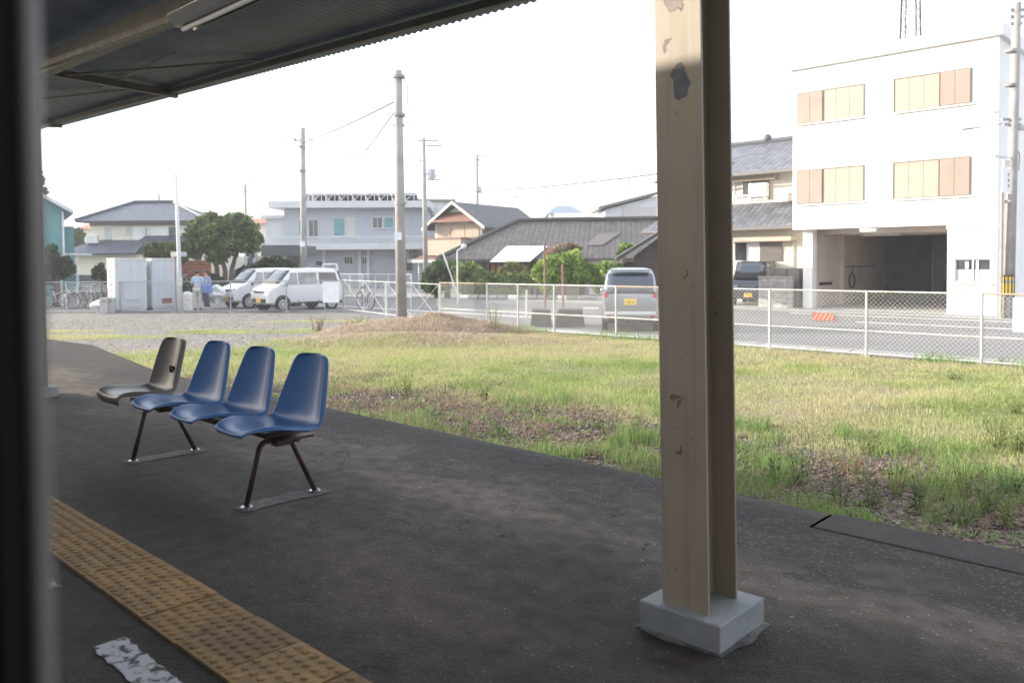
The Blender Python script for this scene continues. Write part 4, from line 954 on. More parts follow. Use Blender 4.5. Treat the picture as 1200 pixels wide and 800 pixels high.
MB().box(-.42,.42,-.16,.16,.12,.72).build('casing', 'white_metal', ac, bevel=.02); MB().torus((-.12,-.165,.42),(0,1,0),.21,.012).torus((-.12,-.165,.42),(0,1,0),.13,.008).ball((-.12,-.165,.42),.05).build('fan_grille', 'alu', ac)
MB().box(-.36,-.32,-.14,.14,-.05,.12).box(.32,.36,-.14,.14,-.05,.12).box(-.5,.5,-.19,-.15,-.02,.02).build('stand', 'white_metal', ac)
# block wall, bins
bwp = gp(882, 361); c = gp(919, 361)
bw_ = thing('block_wall', 'stained concrete block wall with a brown cap between van and bins', 'wall', (bwp.x, 29.9, GZ)); Lb = yp(919,340,29.9).x-yp(880,340,29.9).x
MB().box(0,Lb,0,.15,0,1.18).build('blocks', 'block_wall', bw_); MB().box(-.02,Lb+.02,-.03,.18,1.182,1.24).build('cap', 'shutter_tan', bw_)
for i, (px, hgt, w2, lab) in enumerate(((925.5, 1.55, .95, 'taller dark grey metal cabinet beside the block wall'), (935, .95, .5, 'shorter dark grey metal cabinet at the white pier'))):
    q = yp(px, 340, 30.6+.2*i); cb = thing('metal_cabinet', lab, 'cabinet', (q.x, q.y, GZ), 0, 'dark metal cabinets'); MB().box(-w2/2,w2/2,-.25,.25,0,hgt).build('casing', 'alu_brown', cb, bevel=.015)
    MB().box(-.01,.01,-.262,-.251,.05,hgt-.05).build('door_gap', 'black', cb); MB().box(.04,.06,-.275,-.252,hgt*.5,hgt*.5+.15).build('handle', 'alu', cb)

# ================================================================== grey two storey building
GB = Fac('office_building', 'grey two storey building with long balcony and solar panels on its flat roof', 'building', 410, 60, 3)
t = GB.t
xa, xb = GB.p(333, 260)[0], GB.p(500, 260)[0]; zr = GB.p(410, 241)[1]; zbal = GB.p(410, 286)[1]
GB.box('upper_wall', 'grey_wall', xa, xb, 0, 9, zbal-.1, zr-.2); GB.box('lower_wall', 'grey_wall', xa+1.5, xb, .3, 9, 0, zbal-.3)
GB.box('roof_slab', 'light_wall', GB.p(318,243)[0], xb+.3, -1.0, 9.4, zr-.2, zr+.28)
GB.box('balcony', 'light_wall', GB.p(309,285,-1.1)[0], xb+.2, -1.3, -.002, zbal-.42, zbal+.02); zb1 = GB.p(410, 277.5, -1.3)[1]
rl = MB(); L0 = GB.p(309,285,-1.1)[0]; rl.box(L0, xb+.1, -1.27, -1.22, zb1-.03, zb1+.03)
for k in range(int((xb-L0)/.16)): rl.box(L0+k*.16, L0+k*.16+.025, -1.26, -1.235, zbal+.021, zb1-.031)
rl.build('railing', 'white_metal', t)
GB.box('balcony_wing', 'light_wall', GB.p(309,270,-.2)[0], xa-.002, .5, 8, 0, GB.p(320,256)[1]); GB.box('wing_roof', 'light_wall', GB.p(309,270,-.2)[0]-.3, xa-.01, .2, 8.2, GB.p(320,256)[1]+.002, GB.p(320,256)[1]+.25)
window(GB, 350, 258, 360, 276, 'glass_teal', panes=1); window(GB, 362, 258, 373, 277, 'glass_dark', panes=2); window(GB, 391, 256, 404, 276, 'glass_teal', panes=1); window(GB, 405, 256, 416, 276, 'curtain', panes=1)
window(GB, 437, 255, 448, 267, 'glass_dark', panes=2); window(GB, 450, 255, 461, 267, 'glass_teal', panes=1); 
window(GB, 370, 306, 379, 311, 'glass_dark', panes=1, y=.3); window(GB, 404, 301, 413, 309, 'glass_dark', panes=3, y=.3); window(GB, 422, 301, 430, 309, 'glass_dark', panes=3, y=.3)
window(GB, 338, 289, 339, 290, 'glass_dark', panes=1, y=.3)
GB.pbox('doorway', 'glass_dark', 476, 302, 483, 317, .2, .295); GB.pbox('meter_box', 'alu_brown', 480, 294, 490, 301, .1, .295); GB.pbox('meter_box', 'white_metal', 477, 303, 488, 308, .12, .18)
for px in (379, 421, 431): x = GB.p(px, 300)[0]; GB.box('pilaster', 'light_wall', x-.12, x+.12, .1, .298, 0, zbal-.44)
# right hand rear wing with a lower light roof line
GW = Fac('annex_building', 'pale grey annex block rising behind the right end of the grey building', 'building', 515, 66, 6)
GW.pbox('wall', 'light_wall', 470, 330, 534, 236, 0, 6); GW.pbox('roof_edge', 'alu_brown', 470, 236, 534, 233.5, -.2, 6.2); window(GW, 507, 252, 514, 262, 'glass_dark', panes=1)
# solar array
sp = thing('solar_array', 'tilted solar panel rack standing on the grey building roof', 'solar panels', GB.o+Vector((0,0,zr+.29)), GB.rot)
x0 = GB.p(349, 230)[0]; x1 = GB.p(489, 230)[0]; zt_ = GB.p(410, 225)[1]-zr-.29; npan = 9
for k in range(npan):
    a = x0+(x1-x0)*k/npan; b = x0+(x1-x0)*(k+1)/npan-.06
    MB().poly([(a,.2,zt_-.10),(b,.2,zt_-.10),(b,3.6,zt_*.15),(a,3.6,zt_*.15)], (0,0,-.06)).build('panel', 'solar', sp)
    MB().tube((a+.05,.3,0),(a+.05,.3,zt_-.17),.035,n=6).tube((a+.05,3.5,0),(a+.05,3.5,zt_*.1),.035,n=6).tube((a+.05,.3,.05),(a+(b-a)*.6,.3,zt_-.2),.025,n=4).tube((a+.7,.3,0),(a+.7,.3,zt_-.17),.03,n=6).build('strut', 'white_metal', sp)
MB().box(x0,x1,.22,.30,zt_-.165-.06,zt_-.165).build('rail', 'white_metal', sp)
# ================================================================== gabled house with balcony (centre)
GH_ = Fac('gabled_house', 'cream house with black gabled roof, red tin awning and boxed balcony', 'house', 536, 56, -32)
t = GH_.t
ea = GH_.p(501, 266)[0]; eb = GH_.p(566, 264)[0]; zE = GH_.p(566, 262)[1]; ap = GH_.p(533.5, 237); xm = (ea+eb)/2; zA = ap[1]
wl_, wr_ = GH_.p(510, 270)[0], GH_.p(565, 270)[0]; xm = (wl_+wr_)/2; DL = 7.5
mb = MB(); mb.poly([(wl_,0,0),(wr_,0,0),(wr_,0,zE),(xm,0,zA-.15),(wl_,0,zE)], (0,DL,0)); mb.build('wall', 'brown_wall', t)
fz1, fz0 = GH_.p(540, 261)[1], GH_.p(540, 279)[1]
mb = MB(); mb.poly([(wl_,-.03,fz0),(wr_,-.03,fz0),(wr_,-.03,zE),(xm,-.03,zA-.18),(wl_,-.03,zE)], (0,.028,0)); mb.build('front_wall', 'cream_wall', t)
for k in range(3):
    a = wl_+.25+(wr_-wl_-.4)*k/3; GH_.box('storm_shutter', 'beige_panel', a, a+(wr_-wl_-.4)/3-.06, -.10, -.04, fz0+.05, fz1-.05)
roofmesh('roof', 'tile_black', t, [[(wr_+.6,-.7,zE-.25),(wr_+.6,DL+.4,zE-.25),(xm,DL+.4,zA),(xm,-.7,zA)], [(wl_-.6,DL+.4,zE-.25),(wl_-.6,-.7,zE-.25),(xm,-.7,zA),(xm,DL+.4,zA)]])
MB().poly([(wl_-.65,-.75,zE-.42),(xm,-.75,zA-.17),(xm,-.75,zA+.03),(wl_-.65,-.75,zE-.2)], (0,.045,0)).poly([(wr_+.65,-.75,zE-.42),(xm+.001,-.75,zA-.17),(xm+.001,-.75,zA+.03),(wr_+.65,-.75,zE-.2)], (0,.045,0)).build('bargeboard', 'cream_wall', t)
aw = GH_.p(515, 258); MB().poly([(wl_+.2,-.8,fz1+.1),(wr_-.35,-.8,fz1+.1),(wr_-.7,-.04,fz1+.75),(wl_+.5,-.04,fz1+.75)], (0,0,-.06)).build('awning', 'red_tin', t)
bx0, bx1 = GH_.p(496, 285, -1.2)[0], GH_.p(540, 285, -1.2)[0]; bz1, bz0 = GH_.p(535, 280, -1.2)[1], GH_.p(535, 299, -1.2)[1]
GH_.box('balcony', 'beige_panel', bx0, bx1, -1.2, -.04, bz0, bz1); GH_.box('balcony_rail', 'red_tin', bx0-.05, bx1+.05, -1.25, -.035, bz1+.002, bz1+.09)
GH_.box('belt_roof', 'red_tin', bx1+.051, wr_+.2, -.3, -.035, fz0-.12, fz0-.02)
MB().poly([(bx0-.4,-1.9,bz0-.30),(bx1-.2,-1.9,bz0-.30),(bx1-.2,-.9,bz0-.01),(bx0-.4,-.9,bz0-.01)], (0,0,-.07)).build('carport_roof', 'red_tin', t)
GH_.box('carport_fascia', 'white_metal', bx0-.42, bx1-.18, -1.96, -1.905, bz0-.48, bz0-.30)
for xx in (bx0, bx1-.3): MB().tube((xx,-1.7,0),(xx,-1.7,bz0-.38),.06).build('carport_post', 'white_metal', t)
GH_.box('lower_dark_wall', 'old_timber', bx0+.1, bx1, -.4, -.041, 0, bz0-.5)
# small roofs and pale buildings on the skyline
def simple_house(px0, px1, py_e, py_r, d, wallm, roofm, label, name='distant_house', extra=0, dep=6, hip=True, group='distant houses on the skyline', win=None):
    F_ = Fac(name, label, 'house', (px0+px1)/2, d, extra, group); a, b = F_.p(px0, py_e)[0], F_.p(px1, py_e)[0]; ze = F_.p((px0+px1)/2, py_e)[1]; zr_ = F_.p((px0+px1)/2, py_r, dep/2)[1]
    F_.box('wall', wallm, a+.4, b-.4, 0, dep, 0, ze); i = min((b-a)*.3, dep*.5) if hip else 0
    roofmesh('roof', roofm, F_.t, [[(a,-.5,ze),(b,-.5,ze),(b-i,dep/2,zr_),(a+i,dep/2,zr_)], [(b,-.5,ze),(b,dep+.5,ze),(b-i,dep/2,zr_)], [(b,dep+.5,ze),(a,dep+.5,ze),(a+i,dep/2,zr_),(b-i,dep/2,zr_)], [(a,dep+.5,ze),(a,-.5,ze),(a+i,dep/2,zr_)]], .08)
    for w__ in (win or []): window(F_, *w__, panes=2)
    return F_
simple_house(641, 684, 250, 241, 88, 'light_wall', 'blue_roof', 'far house with a blue hipped roof just above the old tiled roof')
simple_house(652, 694, 254, 250, 80, 'white_wall', 'white_wall', 'far low white building in front of the blue roof', hip=False, name='distant_building', group=None)
simple_house(700, 716, 256, 251, 95, 'light_wall', 'blue_roof', 'tiny far roof beside the low white building')
F_ = Fac('shed_building', 'pale building with one sloping roof edge beside the pillar', 'building', 735, 62, 0)
a, b = F_.p(709, 240)[0], F_.p(770, 240)[0]; zz0, zz1 = F_.p(707, 244)[1], F_.p(770, 228)[1]
mb = MB(); mb.poly([(a,0,0),(b,0,0),(b,0,zz1-.1),(a,0,zz0-.1)], (0,6,0)); mb.build('wall', 'light_wall', F_.t); MB().poly([(a-.5,-.4,zz0-.1),(b,-.4,zz1+.0),(b,-.4,zz1+.2),(a-.5,-.4,zz0+.1)], (0,7,0)).build('roof', 'alu_brown', F_.t)
F_.pbox('panel', 'curtain', 730, 243, 768, 258, -.1, -.01)

# ================================================================== long old tiled building
LR = Fac('old_tiled_building', 'long low building under a weathered dark tiled roof, white sheet on its left slope', 'building', 660, 44, -8)
t = LR.t; d0 = 4.6
xe0, ze0 = LR.p(548, 304); xe1 = LR.p(775, 300)[0]; ze0 = LR.p(640, 303)[1]; xr0, zr0 = LR.p(607, 262, d0); xr1, zr1 = LR.p(780, 256, d0); zr0 = zr1 = LR.p(700, 258, d0)[1]
roofmesh('roof', 'tile_old', t, [[(xe0-1.6,-.5,ze0),(xe1,-.5,ze0),(xr1,d0,zr0),(xr0,d0,zr0)], [(xe1,2*d0+.5,ze0),(xe0-1.6,2*d0+.5,ze0),(xr0,d0,zr0),(xr1,d0,zr0)], [(xe0-1.6,2*d0+.5,ze0),(xe0-1.6,-.5,ze0),(xr0,d0,zr0)]], .14)
MB().tube((xr0,d0,zr0+.06),(xr1,d0,zr0+.06),.14,n=8).tube((xe0-1.6,-.5,ze0+.06),(xr0,d0,zr0+.06),.13,n=8).build('ridge', 'tile_old', t)
LR.box('wall', 'wood_boards', xe0, xe1-.3, .2, 2*d0, 0, ze0-.1)
LR.pbox('door_panel', 'terracotta', 572, 309, 588, 345, .12, .19); LR.pbox('white_wall_panel', 'light_wall', 690, 300, 728, 345, .12, .19)
for px in range(553, 640, 7): x = LR.p(px, 320)[0]; LR.box('batten', 'old_timber', x-.06, x+.06, .10, .198, 0, ze0-.15)
# white sheet lying on the slope
def onroof(px, py):
    n_ = (Vector((1,0,0)).cross(Vector((0,d0+.5,zr0-ze0)))).normalized(); rr_ = ray(px, py); ro = Matrix.Rotation(-LR.rot, 3, 'Z'); o_ = ro @ (EYE-LR.o); q = ro @ rr_; p0 = Vector((xe0,-.5,ze0)); k = (p0-o_).dot(n_)/q.dot(n_); return o_+q*k
ps = [onroof(*q) for q in ((574,308.5),(621,308),(642,290),(594,290))]; nn = Vector((0,-(zr0-ze0),d0+.5)).normalized()
ws = MB().poly([p+nn*.06 for p in ps], nn*.03).build('white_sheet', 'white_sheet', t)
ps = [onroof(*q) for q in ((688,288),(706,288),(728,273),(700,275))]; MB().poly([p+nn*.03 for p in ps], nn*.02).build('pale_tile_patch', 'roof_patch', t)
# dark open shed with a mossy lean roof, left of the pillar
SH = Fac('open_shed', 'dark timber shed with sloping mossy roof behind the silver wagon', 'shed', 752, 32, -6)
a, b = SH.p(725, 305)[0], SH.p(774, 305)[0]; z0_, z1_ = SH.p(725, 306)[1], SH.p(774, 274)[1]
MB().poly([(a-.1,-.5,z0_),(b,-.5,z1_),(b,-.5,z1_+.14),(a-.1,-.5,z0_+.14)], (0,4,0)).build('roof', 'tile_old', SH.t)
SH.box('back_wall', 'old_timber', a+.3, b, 3, 3.1, 0, z0_-.05); MB().poly([(a+.6,.01,0),(b,.01,0),(b,.01,z1_-.1),(a+.6,.01,z0_+.2)], (0,.1,0)).build('front_boards', 'old_timber', SH.t)

# ================================================================== houses at the left
HL = Fac('blue_tiled_house', 'cream two storey house with blue grey hipped roof behind the storage boxes', 'house', 157, 58, 2)
t = HL.t
a, b = HL.p(94, 259)[0], HL.p(247, 262)[0]; ze = HL.p(155, 259)[1]; r0, r1 = HL.p(157, 237, 4)[0], HL.p(203, 238, 4)[0]; zr_ = HL.p(180, 237.5, 4)[1]
roofmesh('roof', 'tile_blue', t, [[(a,-.7,ze),(b,-.7,ze),(r1,4,zr_),(r0,4,zr_)], [(b,-.7,ze),(b,8.7,ze),(r1,4,zr_)], [(b,8.7,ze),(a,8.7,ze),(r0,4,zr_),(r1,4,zr_)], [(a,8.7,ze),(a,-.7,ze),(r0,4,zr_)]])
MB().tube((r0,4,zr_+.05),(r1,4,zr_+.05),.15,n=8).tube((a,-.7,ze+.05),(r0,4,zr_+.05),.12,n=8).tube((b,-.7,ze+.05),(r1,4,zr_+.05),.12,n=8).build('ridge', 'tile_blue', t)
w0, w1 = HL.p(106, 275)[0], HL.p(240, 275)[0]; HL.box('upper_wall', 'cream_wall', w0, w1, 0, 8, 0, ze-.05); zl = HL.p(130, 297)[1]
HL.box('upper_white_panel', 'white_wall', HL.p(156,270)[0], HL.p(198,270)[0], -.05, -.002, HL.p(160,283)[1], HL.p(160,265)[1])
HL.box('soffit_band', 'brown_wall', w0, w1, -.08, -.051, HL.p(160,265)[1]+.02, HL.p(160,260.5)[1])
l0, l1 = HL.p(86, 297)[0], HL.p(175, 297)[0]
roofmesh('lower_roof', 'tile_blue', t, [[(l0,-2.2,zl),(l1,-2.2,zl),(l1-.2,-.06,zl+.95),(l0+1.6,-.06,zl+.95)]]); roofmesh('lower_roof', 'tile_blue', t, [[(HL.p(152,290)[0],-1.5,zl+.1),(w1+.4,-1.5,zl+.1),(w1,-.06,zl+1.25),(HL.p(172,285)[0],-.06,zl+1.25)]])
HL.box('lower_wall', 'cream_wall', l0+.6, w1, -1.5, -.06, 0, zl-.1)
window(HL, 123, 266, 130, 279, 'curtain', panes=1); window(HL, 148, 265, 154, 273, 'curtain', panes=1); window(HL, 198, 266, 208, 277, 'glass_dark', panes=1)
HL.pbox('vent_box', 'alu', 166, 267, 170, 275, -.35, -.06)
ac2 = thing('air_conditioner', 'small white air conditioner on the lower blue roof of the left house', 'air conditioner', HL.o+HL.ux*HL.p(109,283,-.6)[0]-HL.uy*.7+Vector((0,0,HL.p(109,287,-.6)[1])), HL.rot)
MB().box(-.4,.4,-.16,.16,.1,.65).build('casing', 'white_metal', ac2, bevel=.02); MB().torus((-.1,-.165,.38),(0,1,0),.2,.015).build('fan_grille', 'alu', ac2)
gwl = Fac('garden_wall', 'low grey brown block wall in front of the blue tiled house', 'wall', 108, 45, 0); MB().box(-1.6,5.2,0,.15,0,1.3).build('blocks', 'block_wall', gwl.t)
TB = Fac('teal_building', 'teal clad building with white gutter at the far left edge', 'building', 66, 40, 32)
x1 = TB.p(73, 290)[0]; x0 = x1-9; zc_ = TB.p(73, 243)[1]; zc0 = zc_+2.6*.0; ap_ = TB.p(40, 214)
mb = MB(); mb.poly([(x0,0,0),(x1,0,0),(x1,0,zc_),(x1-4.5,0,zc_+2.6),(x0,0,zc_)], (0,9,0)); mb.build('wall', 'teal_wall', TB.t)
roofmesh('roof', 'light_wall', TB.t, [[(x1+.5,-.5,zc_-.15),(x1+.5,9.4,zc_-.15),(x1-4.5,9.4,zc_+2.8),(x1-4.5,-.5,zc_+2.8)], [(x0-.5,9.4,zc_-.15),(x0-.5,-.5,zc_-.15),(x1-4.5,-.5,zc_+2.8),(x1-4.5,9.4,zc_+2.8)]], .18)
MB().tube((x1+.05,-.08,0),(x1+.05,-.08,zc_-.2),.05).build('downpipe', 'white_metal', TB.t)
TA = Fac('teal_annex', 'lower teal walled annex beside the teal building', 'building', 80, 48, 33); TA.pbox('wall', 'teal_wall', 70, 330, 86.5, 266, 0, 5); TA.pbox('roof', 'light_wall', 69.5, 266, 87, 265, -.1, 5.1)
PB = Fac('teal_shelter', 'low teal panel shelter with white frame behind the bicycles', 'shelter', 80, 37, 0)
PB.pbox('panel', 'teal_wall', 73, 343, 92, 322, 0, .1); 
for px in (73, 91): x = PB.p(px, 320)[0]; MB().tube((x,-.05,0),(x,-.05,PB.p(80,298)[1]),.04).build('post', 'white_metal', PB.t)
x0, x1 = PB.p(72,298)[0], PB.p(92,298)[0]; PB.box('roof', 'light_wall', x0, x1, -.6, 1.2, PB.p(80,299)[1], PB.p(80,297)[1])
for (px0, px1, pe, pr_, d, wm, rm, lab) in ((90, 110, 268, 262, 92, 'cream_wall', 'terracotta', 'far cream house between teal building and blue roofed house'), (282, 335, 262, 256, 74, 'cream_wall', 'terracotta', 'far cream building with an orange roof edge behind the round tree'),):
    simple_house(px0, px1, pe, pr_, d, wm, rm, lab, hip=False)
OW = Fac('orange_wall', 'orange brown block wall behind the trees and people', 'wall', 226, 46, 0); OW.pbox('blocks', 'orange_block', 208, 345, 246, 305, 0, .2)
CWb = Fac('cream_building', 'low cream building seen between tree trunk and white vans', 'building', 275, 50, 4)
CWb.pbox('wall', 'cream_wall', 250, 345, 312, 300, 0, 5); CWb.pbox('arched_panel', 'grey_wall', 287, 330, 300, 284, -.3, -.01); CWb.pbox('roof', 'tile_grey', 306, 300, 352, 287, -.5, 5.2)
window(CWb, 290, 302, 297, 318, 'glass_dark', panes=1, y=-.3)

# ================================================================== trees, hedges and shrubs
MG_ = [(.10,.15,.05),(.13,.19,.06)]
def tree(name, label, px, d, crown, trunks, n, cols, size=.16, cat='tree', group=None, seed=1, shell=.35):
    """crown: blobs in photo pixels (px, py, rx_px, rz_px); all converted to metres at distance d"""
    o = dp(px, 320, d); o = Vector((o.x, o.y, GZ)); t = thing(name, label, cat, o, R(43.5), group); k = d/F; bl = []
    for (cx, cy, rx, rz) in crown:
        p = dp(cx, cy, d); lx = (cx-px)*k; yy_ = RNG.uniform(-.3,.3)*rx*k; bl.append((lx, yy_, p.z-GZ, rx*k*.72, rx*k*.68, rz*k*.72))
        for q in range(6):
            dd = RNG.normal(size=3); dd /= np.linalg.norm(dd); f_ = RNG.uniform(.24,.42); bl.append((lx+dd[0]*rx*k*.8, yy_+dd[1]*rx*k*.75, p.z-GZ+dd[2]*rz*k*.85, rx*k*f_, rx*k*f_, rz*k*f_))
    for i, tk in enumerate(trunks):
        pts = [Vector(((q[0]-px)*k, q[2] if len(q) > 2 else 0, dp(q[0], q[1], d).z-GZ)) for q in tk]; pts[0].z = -.05
        mb = MB(); r0 = .17
        for j in range(len(pts)-1): mb.tube(pts[j], pts[j+1], r0*(1-.28*j), r0*(1-.28*(j+1)), n=8)
        mb.build('trunk', 'bark', t, smooth=True)
    leaves('crown', bl, n, size, cols, t, seed, shell)
    return t
MIDG = [(.045,.07,.03),(.065,.10,.035),(.09,.135,.045),(.12,.165,.06)]
MIDG = [(.08,.12,.045),(.12,.17,.06),(.17,.23,.075),(.06,.09,.035)]
tree('broadleaf_tree', 'round dark green tree with leaning trunks behind the white vans', 262, 42,
     [(238,278,22,20),(262,266,26,17),(286,268,16,17),(228,292,13,13),(268,287,30,15),(294,287,13,15),(250,258,13,8),(276,256,12,8),(300,280,7,10),(246,290,18,12),(230,268,12,10),(258,302,14,7)],
     [[(262,352),(264,318),(258,290),(250,270)],[(268,352),(272,315),(280,288),(288,270)],[(256,352),(254,312),(240,285)]], 15000, MIDG, .17, seed=3)
tree('round_shrub', 'clipped olive shrub rising behind the storage boxes', 192, 44, [(184,292,18,8),(200,291,14,9),(212,300,10,12),(186,300,16,8)], [[(192,350),(192,310)],], 6000, [(.13,.15,.05),(.17,.19,.07),(.09,.11,.04)], .14, 'shrub', seed=4)
tree('dark_shrub', 'dark green shrub in front of the teal building', 66, 36, [(62,305,13,15),(70,315,13,14),(58,322,12,14),(80,312,8,12)], [[(66,352),(66,320)]], 6000, DARKG+GREEN[:1], .13, 'shrub', seed=5)
tree('dark_tree', 'top of a dark tree at the left edge above the teal building', 44, 47, [(46,212,11,9),(40,203,12,10),(50,224,7,6)], [[(40,345),(40,260),(42,215)]], 2500, DARKG, .2, seed=6)
tree('light_shrub', 'small pale green shrub beside the garden wall', 117, 43, [(117,316,7,7),(112,322,6,6),(121,324,6,7)], [[(117,345),(117,320)]], 1500, GREEN, .12, 'shrub', seed=7)
tree('distant_tree', 'far small tree between the teal annex and blue roofed house', 92, 72, [(93,275,8,9),(90,284,8,8)], [[(92,330),(92,285)]], 1500, GREEN, .22, seed=8)
tree('evergreen_hedge', 'dark hedge behind the white vans left of the grey building', 322, 44, [(312,311,12,8),(326,308,13,8),(338,312,9,7),(300,316,12,9),(290,322,12,10),(278,330,9,12)], [[(312,350),(312,318)],[(330,350),(330,318)]], 6000, DARKG+GREEN[:2], .14, 'hedge', seed=9)
tree('dark_hedge', 'low dark hedge behind the two people', 255, 41, [(232,335,13,10),(250,334,15,11),(268,336,12,10),(218,336,12,10)], [[(240,352),(240,340)]], 5000, DARKG, .13, 'hedge', seed=10)
tree('carport_shrub', 'dark leafy shrub under the carport roof of the gabled house', 512, 42, [(506,322,11,14),(516,314,12,11),(527,318,11,12),(502,336,9,10),(514,334,12,12),(498,330,5,12)], [[(512,350),(512,325)],[(524,350),(524,325)]], 5000, GREEN+MG_, .13, 'shrub', seed=11)
tree('green_hedge', 'fresh green hedge along the road in front of the wooden wall', 560, 41, [(540,322,11,12),(552,318,11,11),(566,325,13,12),(582,330,13,11),(598,332,13,11),(612,330,12,12),(546,338,14,9),(575,340,18,7),(604,341,18,7)], [[(545,350),(545,330)],[(575,350),(575,335)],[(604,350),(604,335)]], 12000, [(.14,.20,.05),(.20,.27,.08),(.27,.33,.11),(.10,.15,.05)], .12, 'hedge', seed=12)
tree('reddish_shrub', 'reddish brown shrub between green hedge and bright hedge', 604, 42.5, [(603,314,11,8),(612,318,9,8),(590,318,7,6)], [[(604,350),(604,320)]], 2600, [(.24,.17,.08),(.18,.20,.07),(.15,.20,.07)], .12, 'shrub', seed=13)
tree('bright_hedge', 'bright yellow green bushy hedge left of the silver wagon', 660, 39.5, [(634,318,12,13),(646,309,14,12),(660,305,14,11),(674,308,13,12),(686,316,12,12),(655,322,20,14),(676,326,18,12),(696,318,10,9),(700,330,12,12),(640,330,14,12)], [[(640,350),(640,325)],[(660,350),(660,325)],[(682,350),(682,325)]], 18000, LIME, .12, 'hedge', seed=14)
tree('pink_flower_bush', 'dusty pink flowering bush above the bright hedge', 660, 42.5, [(652,293,11,7),(663,290,11,6),(674,290,8,5),(645,297,7,5)], [[(660,350),(660,300)]], 3500, [(.46,.30,.27),(.40,.27,.22),(.18,.21,.08),(.14,.18,.07),(.50,.34,.30)], .11, 'bush', seed=15)
tree('climbing_plant', 'thin green climber on the wall above the silver wagon', 733, 38, [(730,290,4,7),(736,288,6,4),(726,298,4,6),(712,312,10,8),(722,316,9,8)], [[(730,350),(730,300)]], 2500, LIME[:3]+GREEN[2:], .1, 'plant', seed=16)
# road-side flower bed edge stones
fb = thing('bed_edging', 'row of pale edging stones along the foot of the bright hedge', 'edging', (*gp(540,351).xy, GZ))
p0, p1 = gp(540, 352), gp(705, 353); L = (p1-p0).length; u = (p1-p0)/L; mb = []
for k in range(14):
    q = u*(L*k/14); s_ = MB(); s_.tube(q+Vector((0,0,.12)), q+u*(L/14*.86)+Vector((0,0,.12)), .14, n=6); s_.build('stone', 'kerb_concrete' if (k*7) % 5 else 'white_wall', fb)

# ================================================================== poles, wires, street things
def upole(name, label, px, py_b, d, py_t, r0, r1, m='concrete_pole', extras=(), group=None, px_t=None, cat='utility pole'):
    b = dp(px, 320, d); t = thing(name, label, cat, (b.x, b.y, GZ), R(43.5), group); zt = dp(px, py_t, d).z-GZ; k = d/F; sx = ((px_t or px)-px)*k
    MB().tube((0,0,-.1), (sx,0,zt), r0, r1, n=16).build('shaft', m, t, smooth=True)
    def zz(py): return dp(px, py, d).z-GZ
    for e in extras:
        kind = e[0]
        if kind == 'arm': MB().box(e[2]*k, e[3]*k, -.04, .04, zz(e[1])-.04, zz(e[1])+.04).build('crossarm', 'fence_grey', t)
        if kind == 'ins':
            for x in e[2]: MB().tube((x*k,0,zz(e[1])),(x*k,0,zz(e[1])+.22),.05,.03).build('insulator', 'light_wall', t)
        if kind == 'box': MB().tube((e[2]*k,-.02,zz(e[1])-e[4]*k),(e[2]*k,-.02,zz(e[1])+e[4]*k),e[3]*k,n=12).build('transformer', 'grey_wall', t, bevel=.02)
        if kind == 'band': MB().tube((0,0,zz(e[1])-.04),(0,0,zz(e[1])+.04),r0*1.06,n=16).build('band', 'concrete', t)
        if kind == 'plate': MB().box(-e[2]*k, e[3]*k, -r0-.02, -r0+.02, zz(e[1])-e[4]*k, zz(e[1])+e[4]*k).build('plate', e[5], t)
        if kind == 'lamp': MB().tube((0,0,zz(e[1])),(e[2]*k,0,zz(e[1])+.25),.03).tube((e[2]*k*.8,0,zz(e[1])+.2),(e[2]*k*1.2,0,zz(e[1])+.25),.09,.05).build('lamp', 'alu', t)
        if kind == 'stay': MB().path([(r0*.8,-.05,zz(e[1])),(r0*1.6,-.05,zz(e[1])-.3),(r0*1.5,-.05,zz(e[1])-.8)], .012).build('cable', 'black', t)
    return t
upole('utility_pole', 'tall bare concrete utility pole rising from the dry mound in the middle', 470, 360, 23.6, 83, .165, .115, px_t=469,
      extras=[('band',90),('band',135),('band',238),('plate',277,6.5,2,4.5,'white_sheet'),('stay',90),('arm',113,-6,-1),('arm',128,-4,-1),('arm',147,-7,6)])
upole('utility_pole', 'slimmer concrete pole standing in front of the grey building left end', 356, 330, 40, 150, .17, .12, px_t=357, extras=[('arm',163,-2,4),('lamp',168,-9),('band',172),('band',200),('plate',286,3,3,3,'white_sheet')])
upole('utility_pole', 'distant pole with crossarms and transformer can left of the gabled house', 499, 330, 50, 162, .17, .11, px_t=498, extras=[('arm',165,-7,16),('arm',171,2,20),('arm',188,-7,2),('box',204,8,4.2,5.5),('arm',204,-1,8),('arm',211,4,19),('ins',165,(-5,4,14)),('lamp',211,12)])
upole('utility_pole', 'distant pole with stacked crossarms behind the black gabled roof', 560, 330, 72, 181, .17, .12, extras=[('arm',183,-1,15),('arm',188,0,10),('arm',194,0,8),('arm',219,-5,3),('arm',226,0,8),('ins',183,(5,9)),('box',222,3,2,3)])
upole('street_lamp_pole', 'far thin pole with a lamp arm above the left side of the pillar', 738, 330, 75, 209, .13, .1, m='alu', extras=[('arm',211,-12,0),('arm',230,-6,4),('arm',225,-11,0)], cat='lamp post')
upole('utility_pole', 'thin distant pole with a side lamp above the round tree', 289, 330, 62, 216, .15, .1, extras=[('lamp',218,9),('arm',224,-3,3)])
upole('utility_pole', 'very faint distant pole above the blue grey roof', 188, 330, 90, 227, .15, .12, extras=[('arm',232,-4,4)])
upole('television_aerial', 'thin tall aerial rod above the grey building', 413, 330, 75, 179, .05, .04, m='alu', extras=[('arm',180,-7,7)], cat='aerial')
upole('television_aerial', 'thin aerial above the far blue roof', 644, 330, 80, 226, .05, .04, m='alu', extras=[('arm',229,-7,7),('arm',232,-4,4)], cat='aerial')
